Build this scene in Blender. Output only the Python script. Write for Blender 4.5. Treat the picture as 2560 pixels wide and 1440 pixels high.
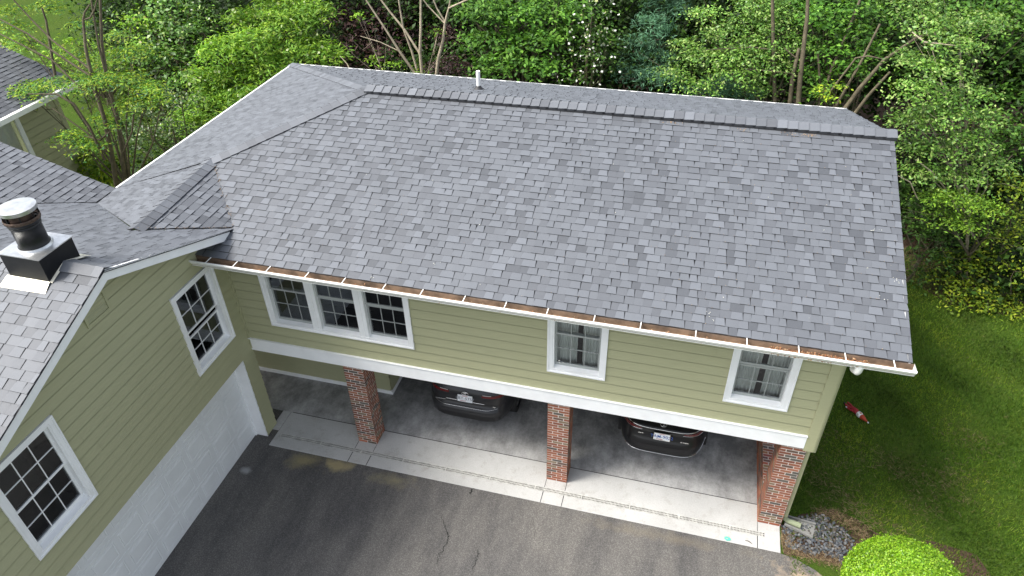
import bpy, math, random
import numpy as np
from mathutils import Vector, Matrix
random.seed(7); RNG = np.random.default_rng(11)
scene = bpy.context.scene
for o in list(bpy.data.objects): bpy.data.objects.remove(o)

# ------------------------------------------------------------------ camera
CAM = np.array([1.898, -8.996, 11.804]); FPX = 1786.5
YAW, PIT, ROLL = -0.274, -0.648, -0.023
def cam_axes():
    cy, sy, cp, sp = math.cos(YAW), math.sin(YAW), math.cos(PIT), math.sin(PIT)
    f = np.array([sy*cp, cy*cp, sp]); r = np.array([cy, -sy, 0.]); u = np.cross(r, f)
    cr, sr = math.cos(ROLL), math.sin(ROLL)
    return r*cr+u*sr, -r*sr+u*cr, f
RX, UX, FX = cam_axes()
def un(u, v, x=None, y=None, z=None):
    """world point seen at photo pixel (u,v) on a plane of constant x, y or z"""
    d = FX+RX*(u-1280)/FPX-UX*(v-720)/FPX
    t = (x-CAM[0])/d[0] if x is not None else (y-CAM[1])/d[1] if y is not None else (z-CAM[2])/d[2]
    return CAM+t*d
cd = bpy.data.cameras.new('camera'); cam = bpy.data.objects.new('camera', cd); scene.collection.objects.link(cam)
cd.sensor_width = 36; cd.lens = FPX/2560*36; cd.clip_start = 0.1; cd.clip_end = 800
cam.matrix_world = Matrix(((RX[0], UX[0], -FX[0], CAM[0]), (RX[1], UX[1], -FX[1], CAM[1]), (RX[2], UX[2], -FX[2], CAM[2]), (0, 0, 0, 1)))
scene.camera = cam

# ------------------------------------------------------------------ light
SUN = Vector((-0.56, -0.27, 0.90)).normalized()
w = bpy.data.worlds.new("World"); scene.world = w; w.use_nodes = True
nt = w.node_tree; nt.nodes.clear()
sky = nt.nodes.new('ShaderNodeTexSky'); sky.sky_type = 'NISHITA'; sky.sun_disc = False
sky.sun_elevation = math.asin(SUN.z); sky.sun_rotation = math.atan2(SUN.x, SUN.y); sky.dust_density = 3.0; sky.air_density = 1.0
bg = nt.nodes.new('ShaderNodeBackground'); bg.inputs[1].default_value = 0.15
out = nt.nodes.new('ShaderNodeOutputWorld'); bw = nt.nodes.new('ShaderNodeRGBToBW'); vs = nt.nodes.new('ShaderNodeMix'); vs.data_type = 'RGBA'; vs.inputs[0].default_value = 0.66      # thin cloud evens the blue out
nt.links.new(sky.outputs[0], bw.inputs[0]); nt.links.new(sky.outputs[0], vs.inputs[6]); nt.links.new(bw.outputs[0], vs.inputs[7]); nt.links.new(vs.outputs[2], bg.inputs[0]); nt.links.new(bg.outputs[0], out.inputs[0])
sl = bpy.data.lights.new('sun', 'SUN'); sl.energy = 1.8; sl.angle = math.radians(17); sl.color = (1.0, 0.95, 0.87)
so = bpy.data.objects.new('sun', sl); scene.collection.objects.link(so)
so.rotation_euler = SUN.to_track_quat('Z', 'Y').to_euler(); so.location = (-20, 5, 40)
scene.view_settings.view_transform = 'Standard'; scene.view_settings.look = 'None'
scene.view_settings.exposure = 1.43; scene.view_settings.gamma = 1
scene.render.engine = 'CYCLES'

# ------------------------------------------------------------------ materials
def nodes(name):
    m = bpy.data.materials.new(name); m.use_nodes = True
    return m, m.node_tree, m.node_tree.nodes['Principled BSDF']
def N(t, k, **kw):
    n = t.nodes.new(k)
    for a, b in kw.items(): setattr(n, a, b)
    return n
def noise(t, scale, detail=4, rough=.6, coord='Object', dim=None, vec=None):
    tc = N(t, 'ShaderNodeTexCoord'); n = N(t, 'ShaderNodeTexNoise'); n.inputs['Scale'].default_value = scale
    n.inputs['Detail'].default_value = detail; n.inputs['Roughness'].default_value = rough
    if vec is not None:
        mp = N(t, 'ShaderNodeMapping'); mp.inputs['Scale'].default_value = vec
        t.links.new(tc.outputs[coord], mp.inputs[0]); t.links.new(mp.outputs[0], n.inputs['Vector'])
    else: t.links.new(tc.outputs[coord], n.inputs['Vector'])
    return n.outputs['Fac']
def ramp(t, fac, stops):
    r = N(t, 'ShaderNodeValToRGB'); e = r.color_ramp.elements
    while len(e) < len(stops): e.new(0.5)
    for i, (p, c) in enumerate(stops): e[i].position = p; e[i].color = (*c, 1) if len(c) == 3 else c
    t.links.new(fac, r.inputs[0]); return r.outputs[0]
def mix(t, fac, a, b, mode='MIX'):
    m = N(t, 'ShaderNodeMix', data_type='RGBA', blend_type=mode)
    for i, v in ((0, fac), (6, a), (7, b)):
        if hasattr(v, 'is_linked') or hasattr(v, 'links'): t.links.new(v, m.inputs[i])
        elif i == 0: m.inputs[0].default_value = v
        else: m.inputs[i].default_value = (*v, 1)
    return m.outputs[2]
def math_(t, op, a, b=None, c=None):
    m = N(t, 'ShaderNodeMath', operation=op)
    for i, v in enumerate((a, b, c)):
        if v is None: continue
        if hasattr(v, 'links'): t.links.new(v, m.inputs[i])
        else: m.inputs[i].default_value = v
    return m.outputs[0]
def bump(t, p, h, strength=.3, dist=.01):
    b = N(t, 'ShaderNodeBump'); b.inputs['Strength'].default_value = strength; b.inputs['Distance'].default_value = dist
    t.links.new(h, b.inputs['Height']); t.links.new(b.outputs[0], p.inputs['Normal'])
def plain(name, col, rough=.5, metal=0, var=.12, scale=6, spec=.5, bmp=0):
    m, t, p = nodes(name)
    n = noise(t, scale, 5)
    c = ramp(t, n, [(.3, tuple(x*(1-var) for x in col)), (.7, tuple(min(1, x*(1+var)) for x in col))])
    t.links.new(c, p.inputs['Base Color']); p.inputs['Roughness'].default_value = rough; p.inputs['Metallic'].default_value = metal
    p.inputs['Specular IOR Level'].default_value = spec
    if bmp: bump(t, p, noise(t, bmp, 3), .25, .004)
    return m
def tinted(name, rough=.9, grain=220, gvar=.25, big=.12, spec=.3, bstr=.5):
    """colour comes from the mesh's per-piece 'tint' attribute (each shingle, brick, stone has its own colour) plus fine grain"""
    m, t, p = nodes(name)
    a = N(t, 'ShaderNodeAttribute', attribute_name='tint')
    g = noise(t, grain, 3, .7); b = noise(t, .9, 4, .6)
    k = math_(t, 'MULTIPLY_ADD', g, gvar*2, 1-gvar); k2 = math_(t, 'MULTIPLY_ADD', b, big*2, 1-big)
    kk = math_(t, 'MULTIPLY', k, k2)
    vm = N(t, 'ShaderNodeVectorMath', operation='SCALE'); t.links.new(a.outputs['Color'], vm.inputs[0]); t.links.new(kk, vm.inputs['Scale'])
    t.links.new(vm.outputs[0], p.inputs['Base Color']); p.inputs['Roughness'].default_value = rough; p.inputs['Specular IOR Level'].default_value = spec
    bump(t, p, g, bstr, .003)
    return m
def leafmat(name, trans=.24, rough=.55, spec=.22):
    m, t, p = nodes(name)
    a = N(t, 'ShaderNodeAttribute', attribute_name='tint')
    t.links.new(a.outputs['Color'], p.inputs['Base Color']); p.inputs['Roughness'].default_value = rough; p.inputs['Specular IOR Level'].default_value = spec
    tr = N(t, 'ShaderNodeBsdfTranslucent'); vm = N(t, 'ShaderNodeVectorMath', operation='MULTIPLY')
    t.links.new(a.outputs['Color'], vm.inputs[0]); vm.inputs[1].default_value = (1.5, 1.5, .6); t.links.new(vm.outputs[0], tr.inputs[0])
    ms = N(t, 'ShaderNodeMixShader'); ms.inputs[0].default_value = trans
    t.links.new(p.outputs[0], ms.inputs[1]); t.links.new(tr.outputs[0], ms.inputs[2]); t.links.new(ms.outputs[0], t.nodes['Material Output'].inputs[0])
    return m
M = {}
M['shingle'] = tinted('shingle', .62, 150, .22, .10, .6)
M['brick'] = tinted('brick', .9, 60, .25, .12)
M['stone'] = tinted('stone', .7, 40, .2, .1, .2, .3)
M['leaf'] = leafmat('leaf'); M['gloss_leaf'] = leafmat('gloss_leaf', .24, .42, .42)
M['petal'] = leafmat('petal', .3, .6, .3)
def siding_mat(name, col):
    m, t, p = nodes(name)
    n = noise(t, .8, 5); g = noise(t, 14, 4, .7, vec=(.25, .25, 3))
    c = mix(t, n, tuple(x*.93 for x in col), tuple(x*1.06 for x in col)); c2 = mix(t, .18, c, ramp(t, g, [(.3, tuple(x*.7 for x in col)), (.7, tuple(x*1.2 for x in col))]))
    t.links.new(c2, p.inputs['Base Color']); p.inputs['Roughness'].default_value = .55; p.inputs['Specular IOR Level'].default_value = .35
    bump(t, p, noise(t, 90, 3, vec=(.1, .1, 1)), .15, .002); return m
M['siding'] = siding_mat('green_siding', (.385, .385, .236))
M['white'] = plain('white_trim', (.84, .85, .85), .45, 0, .05, 3)
M['gwhite'] = plain('gutter_white', (.82, .83, .80), .35, 0, .05, 9)
M['doorwhite'] = plain('garage_door_white', (.74, .76, .76), .5, 0, .05, 2)
M['sash'] = plain('sash_grey', (.34, .36, .35), .5, 0, .06, 5)
M['fascia'] = plain('weathered_fascia', (.20, .138, .092), .8, 0, .5, 5)
M['soffit'] = plain('soffit', (.45, .46, .38), .7, 0, .06, 3)
M['black'] = plain('black_metal', (.008, .0085, .010), .35, .0, .3, 20, .35)
M['galv'] = plain('galvanised', (.55, .56, .56), .32, .85, .2, 8)
M['flash'] = plain('flashing', (.60, .58, .48), .45, .5, .25, 14)
M['rust'] = plain('rusty_band', (.085, .055, .04), .6, .3, .6, 14)
M['pvc'] = plain('pvc', (.82, .82, .80), .4, 0, .04, 5)
M['dark'] = plain('dark_room', (.012, .012, .012), .9, 0, .2, 2)
M['curtain'] = plain('curtain', (.72, .73, .71), .9, 0, .08, 4)
M['ceiling'] = plain('carport_ceiling', (.42, .42, .33), .8, 0, .08, 2)
M['vent'] = plain('ridge_vent_black', (.022, .022, .025), .6, 0, .2, 20)
M['bark'] = plain('bark', (.10, .085, .055), .9, 0, .35, 9, .3, 40)
M['palebark'] = plain('pale_bark', (.34, .29, .21), .85, 0, .3, 8, .3, 40)
M['darkbark'] = plain('dark_bark', (.075, .06, .045), .9, 0, .35, 9, .3, 40)
M['red'] = plain('red_cloth', (.24, .011, .016), .8, 0, .2, 30)
M['orange'] = plain('orange_cloth', (.32, .04, .015), .8, 0, .2, 30)
M['beard'] = plain('white_fleece', (.62, .62, .62), .9, 0, .25, 60)
M['skin'] = plain('painted_face', (.45, .26, .18), .6, 0, .1, 30)
M['cblock'] = plain('splash_concrete', (.19, .19, .18), .85, 0, .15, 12, .3, 80)
M['teal'] = plain('teal_scrap', (.10, .50, .40), .6, 0, .1, 30)
M['chrome'] = plain('chrome', (.75, .75, .75), .12, 1, .03, 5)
M['dkplastic'] = plain('bumper_plastic', (.012, .012, .013), .5, 0, .2, 10, .3)
M['tyre'] = plain('tyre', (.015, .015, .015), .8, 0, .1, 20)
M['lampred'] = plain('tail_lamp_red', (.10, .003, .004), .25, 0, .1, 10, .8)
M['lampclear'] = plain('tail_lamp_clear', (.45, .42, .40), .2, 0, .05, 10, .5)
M['platew'] = plain('plate_white', (.72, .74, .76), .4, 0, .04, 20)
M['plateblue'] = plain('plate_blue', (.04, .09, .33), .5)
M['platered'] = plain('plate_red', (.40, .08, .09), .5)
M['plategrey'] = plain('plate_grey', (.16, .17, .19), .5)
M['sticker'] = plain('sticker_blue', (.20, .32, .62), .4)
def paint(name, col, rough=.16):
    m, t, p = nodes(name); p.inputs['Base Color'].default_value = (*col, 1); p.inputs['Roughness'].default_value = .4
    p.inputs['Metallic'].default_value = .0; p.inputs['Specular IOR Level'].default_value = .25; p.inputs['Coat Weight'].default_value = .35; p.inputs['Coat Roughness'].default_value = rough
    n = noise(t, 3, 4); t.links.new(ramp(t, n, [(.3, tuple(c*.85 for c in col)), (.7, tuple(c*1.2 for c in col))]), p.inputs['Base Color']); return m
M['greypaint'] = paint('dark_grey_paint', (.020, .020, .022)); M['blackpaint'] = paint('black_paint', (.006, .006, .007), .05)
def glassmat():
    m, t, p = nodes('window_glass'); t.nodes.remove(p)
    fr = N(t, 'ShaderNodeFresnel'); fr.inputs[0].default_value = 1.6
    k = math_(t, 'MULTIPLY_ADD', fr.outputs[0], 1.2, .03)
    a = N(t, 'ShaderNodeBsdfTransparent'); a.inputs[0].default_value = (.84, .88, .86, 1)
    b = N(t, 'ShaderNodeBsdfGlossy'); b.inputs['Roughness'].default_value = .02; b.inputs[0].default_value = (.9, .95, 1, 1)
    ms = N(t, 'ShaderNodeMixShader'); t.links.new(k, ms.inputs[0]); t.links.new(a.outputs[0], ms.inputs[1]); t.links.new(b.outputs[0], ms.inputs[2])
    t.links.new(ms.outputs[0], t.nodes['Material Output'].inputs[0]); return m
M['glass'] = glassmat()
M['carglass'] = plain('car_glass', (.006, .007, .008), .05, 0, .05, 3, .8)
# asphalt -----------------------------------------------------------------
def asphalt():
    m, t, p = nodes('asphalt')
    big = noise(t, .35, 5, .6); mid = noise(t, 2.2, 6, .65); fine = noise(t, 55, 4, .8); streak = noise(t, 1.2, 5, .7, vec=(1.4, .35, 1))
    base = ramp(t, fine, [(.28, (.062, .061, .060)), (.50, (.100, .098, .095)), (.70, (.21, .208, .205))])
    tone = ramp(t, big, [(.35, (.80, .80, .82)), (.65, (1.12, 1.10, 1.07))])
    c = mix(t, 1.0, base, tone, 'MULTIPLY')
    c = mix(t, .55, c, mix(t, 1.0, c, ramp(t, streak, [(.35, (.55, .55, .58)), (.6, (1.25, 1.22, 1.18))]), 'MULTIPLY'))
    vo = N(t, 'ShaderNodeTexVoronoi'); vo.inputs['Scale'].default_value = 38; tc = N(t, 'ShaderNodeTexCoord'); t.links.new(tc.outputs['Object'], vo.inputs['Vector'])
    speck = ramp(t, vo.outputs['Distance'], [(.08, (1, 1, 1)), (.17, (0, 0, 0))])
    sel = math_(t, 'GREATER_THAN', noise(t, 30, 2), .58); k = math_(t, 'MULTIPLY', speck, sel)
    c = mix(t, math_(t, 'MULTIPLY', k, .55), c, (.33, .32, .30))
    # pollen and sand patches along the slab, tan washed-out corner by the river stones
    sx = N(t, 'ShaderNodeSeparateXYZ'); t.links.new(tc.outputs['Object'], sx.inputs[0])
    def blob(cx, cy, rx, ry):
        dx = math_(t, 'DIVIDE', math_(t, 'SUBTRACT', sx.outputs[0], cx), rx); dy = math_(t, 'DIVIDE', math_(t, 'SUBTRACT', sx.outputs[1], cy), ry)
        d = math_(t, 'SQRT', math_(t, 'ADD', math_(t, 'MULTIPLY', dx, dx), math_(t, 'MULTIPLY', dy, dy)))
        return math_(t, 'SUBTRACT', 1.0, d)
    for cx, cy, rx, ry, s, col in ((-5.0, -.74, .75, .33, 1.0, (.28, .24, .13)), (-4.25, -.70, .4, .22, 1.2, (.36, .30, .16)), (-3.0, -.78, .9, .26, .8, (.24, .21, .13)), (2.4, -.75, 2.6, .22, .55, (.20, .17, .12)),
                                   (5.15, -1.55, 1.35, 1.0, 1.6, (.40, .31, .22)), (-6.05, -1.3, .2, .12, 1.0, (.35, .36, .36))):
        b = math_(t, 'ADD', blob(cx, cy, rx, ry), math_(t, 'MULTIPLY', math_(t, 'SUBTRACT', mid, .5), 2.2))
        f = ramp(t, math_(t, 'MULTIPLY', b, s), [(.2, (0, 0, 0)), (.9, (.70, .70, .70))])
        c = mix(t, f, c, col)
    t.links.new(c, p.inputs['Base Color']); p.inputs['Roughness'].default_value = .9; p.inputs['Specular IOR Level'].default_value = .18
    bump(t, p, fine, .6, .006); return m
def concrete(name, stained):
    m, t, p = nodes(name)
    big = noise(t, .8, 6, .65); fine = noise(t, 40, 4, .7); sw = noise(t, 2.2, 9, .78, vec=(1, .7, 1))
    c = ramp(t, big, [(.3, (.37, .37, .36)), (.7, (.47, .47, .46))])
    if stained:
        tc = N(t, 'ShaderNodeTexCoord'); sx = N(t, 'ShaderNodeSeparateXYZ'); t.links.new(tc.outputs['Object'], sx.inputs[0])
        g = math_(t, 'MULTIPLY_ADD', sx.outputs[1], -.26, .60)     # gradient: paler towards the apron, darker farther in
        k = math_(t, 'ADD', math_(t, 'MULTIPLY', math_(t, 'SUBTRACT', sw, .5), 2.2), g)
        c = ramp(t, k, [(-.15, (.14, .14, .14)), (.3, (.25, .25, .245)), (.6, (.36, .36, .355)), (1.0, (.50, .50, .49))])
    else:
        d = noise(t, 3.5, 7, .75); c = mix(t, math_(t, 'MULTIPLY', ramp(t, d, [(.53, (0, 0, 0)), (.72, (1, 1, 1))]), .55), c, (.22, .195, .16))
    c = mix(t, .25, c, mix(t, 1.0, c, ramp(t, fine, [(.3, (.5, .5, .5)), (.7, (1.35, 1.35, 1.35))]), 'MULTIPLY'))
    t.links.new(c, p.inputs['Base Color']); p.inputs['Roughness'].default_value = .8; bump(t, p, fine, .3, .003); return m
def lawnmat():
    m, t, p = nodes('lawn')
    a = noise(t, .5, 6, .65); b = noise(t, 5, 6, .75); f = noise(t, 60, 4, .8, vec=(1, .5, 1))
    c = ramp(t, f, [(.3, (.016, .034, .005)), (.55, (.048, .092, .012)), (.75, (.10, .16, .025))])
    c = mix(t, ramp(t, a, [(.42, (0, 0, 0)), (.62, (.5, .5, .5))]), c, (.06, .085, .015))
    c = mix(t, ramp(t, b, [(.60, (0, 0, 0)), (.74, (.8, .8, .8))]), c, (.15, .115, .065))
    t.links.new(c, p.inputs['Base Color']); p.inputs['Roughness'].default_value = .95; p.inputs['Specular IOR Level'].default_value = .05; bump(t, p, f, .8, .02); return m
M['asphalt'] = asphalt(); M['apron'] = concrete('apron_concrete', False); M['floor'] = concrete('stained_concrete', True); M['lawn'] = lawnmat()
M['mulch'] = plain('mulch', (.055, .036, .024), .95, 0, .5, 30, .2, 60)
M['crack'] = plain('crack', (.012, .012, .012), .95, 0, .2, 10)

# ------------------------------------------------------------------ mesh helpers
class MB:
    def __init__(s): s.v = []; s.f = []; s.c = []; s.m = []
    def face(s, pts, col=(1, 1, 1), mi=0):
        n = len(s.v); s.v += [tuple(map(float, p)) for p in pts]; s.f.append(tuple(range(n, n+len(pts)))); s.c.append(col); s.m.append(mi)
    def grid(s, rows, closed=False, col=(1, 1, 1), mi=0):
        n = len(s.v); w = len(rows[0])
        for r in rows: s.v += [tuple(map(float, p)) for p in r]
        for i in range(len(rows)-1):
            for j in range(w if closed else w-1):
                k = (j+1) % w; s.f.append((n+i*w+j, n+i*w+k, n+(i+1)*w+k, n+(i+1)*w+j)); s.c.append(col); s.m.append(mi)
        return n
    def box(s, x0, x1, y0, y1, z0, z1, col=(1, 1, 1), mi=0):
        n = len(s.v); s.v += [(x0, y0, z0), (x1, y0, z0), (x1, y1, z0), (x0, y1, z0), (x0, y0, z1), (x1, y0, z1), (x1, y1, z1), (x0, y1, z1)]
        for q in ((0, 3, 2, 1), (4, 5, 6, 7), (0, 1, 5, 4), (1, 2, 6, 5), (2, 3, 7, 6), (3, 0, 4, 7)):
            s.f.append(tuple(n+i for i in q)); s.c.append(col); s.m.append(mi)
    def tube(s, pts, rad, seg=8, col=(1, 1, 1), cap=True, mi=0):
        pts = [Vector(p) for p in pts]; rad = rad if hasattr(rad, '__len__') else [rad]*len(pts); rows = []
        for i, p in enumerate(pts):
            d = (pts[min(i+1, len(pts)-1)]-pts[max(i-1, 0)]).normalized(); a = d.orthogonal().normalized() if i == 0 else (a-d*a.dot(d)).normalized(); b = d.cross(a)
            rows.append([p+(a*math.cos(2*math.pi*k/seg)+b*math.sin(2*math.pi*k/seg))*rad[i] for k in range(seg)])
        s.grid(rows, True, col, mi)
        if cap: s.face(rows[0][::-1], col, mi); s.face(rows[-1], col, mi)
    def build(s, name, mat, parent=None, smooth=False, bevel=0, tint=False):
        me = bpy.data.meshes.new(name); me.from_pydata(s.v, [], s.f)
        mats = mat if isinstance(mat, (list, tuple)) else [mat]
        for m in mats: me.materials.append(m)
        if len(mats) > 1: me.polygons.foreach_set('material_index', s.m)
        if tint:
            a = me.color_attributes.new('tint', 'FLOAT_COLOR', 'CORNER'); arr = []
            for f, c in zip(s.f, s.c): arr += [*c, 1.0]*len(f)
            a.data.foreach_set('color', arr)
        me.update()
        if smooth: me.polygons.foreach_set('use_smooth', [True]*len(me.polygons))
        o = bpy.data.objects.new(name, me); scene.collection.objects.link(o)
        if parent:
            o.parent = parent
            if parent.type == 'EMPTY': o.location = -parent.location
        if bevel:
            b = o.modifiers.new('bevel', 'BEVEL'); b.width = bevel; b.segments = 2; b.limit_method = 'ANGLE'
        return o
def tag(o, label=None, cat=None, group=None, kind=None):
    if label: o['label'] = label
    if cat: o['category'] = cat
    if group: o['group'] = group
    if kind: o['kind'] = kind
    return o
def empty(name, loc, label, cat, group=None):
    o = bpy.data.objects.new(name, None); scene.collection.objects.link(o); o.location = loc; o.empty_display_size = .2
    return tag(o, label, cat, group)
def clip(poly, n, c):          # 2-D convex clip: keep n.p <= c
    out = []
    for i in range(len(poly)):
        a, b = poly[i], poly[(i+1) % len(poly)]; da = n[0]*a[0]+n[1]*a[1]-c; db = n[0]*b[0]+n[1]*b[1]-c
        if da <= 0: out.append(a)
        if (da < 0 < db) or (db < 0 < da): t = da/(da-db); out.append((a[0]+(b[0]-a[0])*t, a[1]+(b[1]-a[1])*t))
    return out
def halfplanes(poly):
    ar = sum(poly[i][0]*poly[(i+1) % len(poly)][1]-poly[(i+1) % len(poly)][0]*poly[i][1] for i in range(len(poly)))
    if ar < 0: poly = poly[::-1]
    hp = []
    for i in range(len(poly)):
        a, b = poly[i], poly[(i+1) % len(poly)]; n = (b[1]-a[1], -(b[0]-a[0])); hp.append((n, n[0]*a[0]+n[1]*a[1]))
    return hp
def pclip(p, hp):
    for n, c in hp:
        if len(p) < 3: return []
        p = clip(p, n, c)
    return p if len(p) >= 3 else []

# ================================================================== HOUSE
XW, XB, XC = -6.096, 4.44, 4.60           # garage wall, beam end, right wall
YE, ZE, YR, ZR = -0.65, 4.95, 3.769, 6.326
T = (ZR-ZE)/(YR-YE); YK = 2*YR-YE; XR, XL, XR0 = 5.246, -9.05, -4.643
house = empty('house', (0, 0, 0), 'olive green sided house with grey shingle roof, brick columned carport and garage wing', 'house')

TONES = [(.116, .1265, .144), (.105, .1145, .130), (.095, .1035, .118), (.081, .088, .101), (.062, .068, .079)]
def shingles(mb, poly3, eave_dir, seed=1, expo=.145, lift=.015, warm=1.0, org=None):
    rnd = random.Random(seed); P0 = Vector(org or poly3[0]); e = Vector(eave_dir).normalized()
    nrm = Vector((0, 0, 0))
    Z0 = Vector(poly3[0])
    for i in range(1, len(poly3)-1): nrm += (Vector(poly3[i])-Z0).cross(Vector(poly3[i+1])-Z0)
    nrm.normalize()
    if nrm.z < 0: nrm = -nrm
    e = (e-nrm*e.dot(nrm)).normalized(); s = nrm.cross(e)
    if s.z < 0: s = -s
    P2 = [((Vector(p)-P0).dot(e), (Vector(p)-P0).dot(s)) for p in poly3]
    b0 = min(p[1] for p in P2); b1 = max(p[1] for p in P2); a0 = min(p[0] for p in P2)-.5; a1 = max(p[0] for p in P2)
    hp = halfplanes(P2)
    def w3(a, b, h): return P0+e*a+s*b+nrm*h
    mb.face([w3(a, b, -.02) for a, b in P2], (.04, .04, .045))
    k = 0; b = expo*math.floor(b0/expo+1e-3)
    while b < b1:
        a = a0-rnd.random()*.3; prev = False; off = rnd.uniform(-.004, .004)
        while a < a1:
            tooth = (not prev) if rnd.random() < .88 else prev; prev = tooth; wd = rnd.choice((.12, .14, .16, .18, .21))*(.9+.2*rnd.random())
            ti = rnd.choices((0, 1, 2), (3, 4, 2))[0] if tooth else rnd.choices((1, 2, 3, 4), (1.2, 3, 3, 1.2))[0]; kk_ = rnd.uniform(.94, 1.06)*warm; col = tuple(c*kk_ for c in TONES[ti]); h = lift if tooth else lift*.45
            sk = rnd.uniform(-.018, -.004) if tooth else rnd.uniform(0, .012)
            q = [(a+.0015-(.006 if tooth else 0), b+off), (a+wd-.0015, b+off), (a+wd-.0015+sk, b+expo+.004), (a+.0015+(.006 if tooth else 0), b+expo+.004)]
            c = pclip(q, hp)
            if c:
                mb.face([w3(x, y, h-(h-.002)*min(1, max(0, (y-b)/expo))) for x, y in c], col)
                lo = [p for p in c if abs(p[1]-(b+off)) < 1e-6]
                if len(lo) == 2: mb.face([w3(lo[0][0], lo[0][1], 0), w3(lo[1][0], lo[1][1], 0), w3(lo[1][0], lo[1][1], h), w3(lo[0][0], lo[0][1], h)], (.02, .02, .023))
            a += wd
        b += expo; k += 1
    return nrm
def ridge_caps(mb, A, B, nA, nB, expo=.18, wid=.16, rise=.03, seed=0, start=0.0):
    """bent cap shingles from A to B; nA,nB are the normals of the two roof planes"""
    rnd = random.Random(seed); A, B = Vector(A), Vector(B); d = B-A; L = d.length; d.normalize()
    def down(n):
        t = n.cross(d); return t if t.z < 0 else -t
    ta, tb = down(nA), down(nB); up = (nA+nB).normalized(); n = int(L/expo)
    for i in range(n+1):
        kk_ = rnd.uniform(.88, 1.12); col = tuple(c*kk_ for c in TONES[rnd.choice((0, 1, 1, 2, 3))]); s0 = A+d*(i*expo-.02); s1 = A+d*min(L, i*expo+expo+.03)
        def sec(p, h): return [p+ta*wid+nA*h, p+ta*wid*.55+nA*(h+.004), p+ta*.045+up*(h+.008), p+up*(h+.014), p+tb*.045+up*(h+.008), p+tb*wid*.55+nB*(h+.004), p+tb*wid+nB*h]
        r0, r1 = sec(s0, rise+(.022 if rise > .05 else .013)), sec(s1, rise+.002); mb.grid([r0, r1], False, col)
        lowr = sec(s0, rise-.008); mb.grid([r0, lowr], False, (.03, .03, .034))
        for k in (0, 6):
            g = [r0[k], r1[k], sec(s1, 0)[k], sec(s0, 0)[k]]; mb.face(g, (.05, .052, .06))
AP = (-5.674, -2.743, 6.181)              # garage gable apex, at its rake edge
SB, SF = .38, .402
def gbz(y): return AP[2]-SB*(y-AP[1])
def gfz(y): return AP[2]+SF*(y-AP[1])
R0 = (XR0, YR, ZR); R1 = (XR, YR, ZR); P = (XR0-2.3, YR-2.3, ZR-2.3*T); Q = (-6.89, -.88, 5.50); V1 = (-5.70, .02, 5.158)
V2 = (XL, .49, ZE); V3 = (XL, 1.04, ZE); KL = (XL, YK, ZE); KR = (XR, YK, ZE); EL = (-6.25, YE, ZE); ER = (XR, YE, ZE)
TIP = (AP[0], -.02, gbz(-.02)); XM = -14.5; GT = (AP[0], -6.3, gfz(-6.3))
roof = MB()
EM = (-5.13, YE, ZE)
nF = shingles(roof, [EM, ER, R1, R0, P], (1, 0, 0), 1, org=EL); shingles(roof, [EL, EM, V1, (-6.25, .1, ZE+T*.75)], (1, 0, 0), 101, org=EL)
nB = shingles(roof, [KR, R1, R0, KL], (1, 0, 0), 2)
nH = shingles(roof, [KL, R0, P, (XL, 1.04, ZE)], (0, 1, 0), 3, lift=.007); shingles(roof, [V3, P, Q, V2], (0, 1, 0), 33, lift=.007)
nE = shingles(roof, [P, Q, V1], (0, 1, 0), 4, lift=.016)
def onridge(x): return (x, AP[1], AP[2])
xv = XL-(AP[2]-ZE)/T
nGB = shingles(roof, [onridge(AP[0]), TIP, V1, Q, onridge(Q[0])], (1, 0, 0), 5, lift=.008, org=TIP); shingles(roof, [onridge(Q[0]), Q, V2, onridge(xv)], (1, 0, 0), 55, lift=.008, org=TIP)
nGF = shingles(roof, [onridge(AP[0]), GT, (xv, -6.3, gfz(-6.3)), onridge(xv)], (1, 0, 0), 6)
nM = shingles(roof, [V3, V2, onridge(xv), (XM, AP[1], ZE+T*(XL-XM)), (XM, 1.04, ZE+T*(XL-XM))], (0, 1, 0), 7, lift=.016)
roof_o = roof.build('roof', M['shingle'], house, tint=True)
for A_, B_, n1, n2, rs_, wd_, sd_ in (((XR+.01, YR, ZR), (XR0, YR, ZR), nF, nB, .060, .165, 1), (P, R0, nF, nH, .02, .165, 2), (Q, P, nE, nH, .02, .165, 3), (KL, (XR0, YR, ZR), nB, nH, .008, .15, 4), (onridge(-6.32), onridge(AP[0]), nGB, nGF, .012, .15, 5), (onridge(-10.5), onridge(-7.05), nGB, nGF, .012, .15, 6)):
    caps = MB(); ridge_caps(caps, A_, B_, n1, n2, rise=rs_, wid=wd_, seed=sd_); caps.build('ridge_cap', M['shingle'], roof_o, tint=True)
v = MB(); v.box(-4.30, XR, YR-.155, YR+.155, ZR-.012-T*.15, ZR+.012-T*.15+.03)
v.box(-4.30, XR, YR-.165, YR-.155, ZR-T*.16-.005, ZR-T*.16+.035); v.build('ridge_vent', M['vent'], roof_o)
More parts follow.
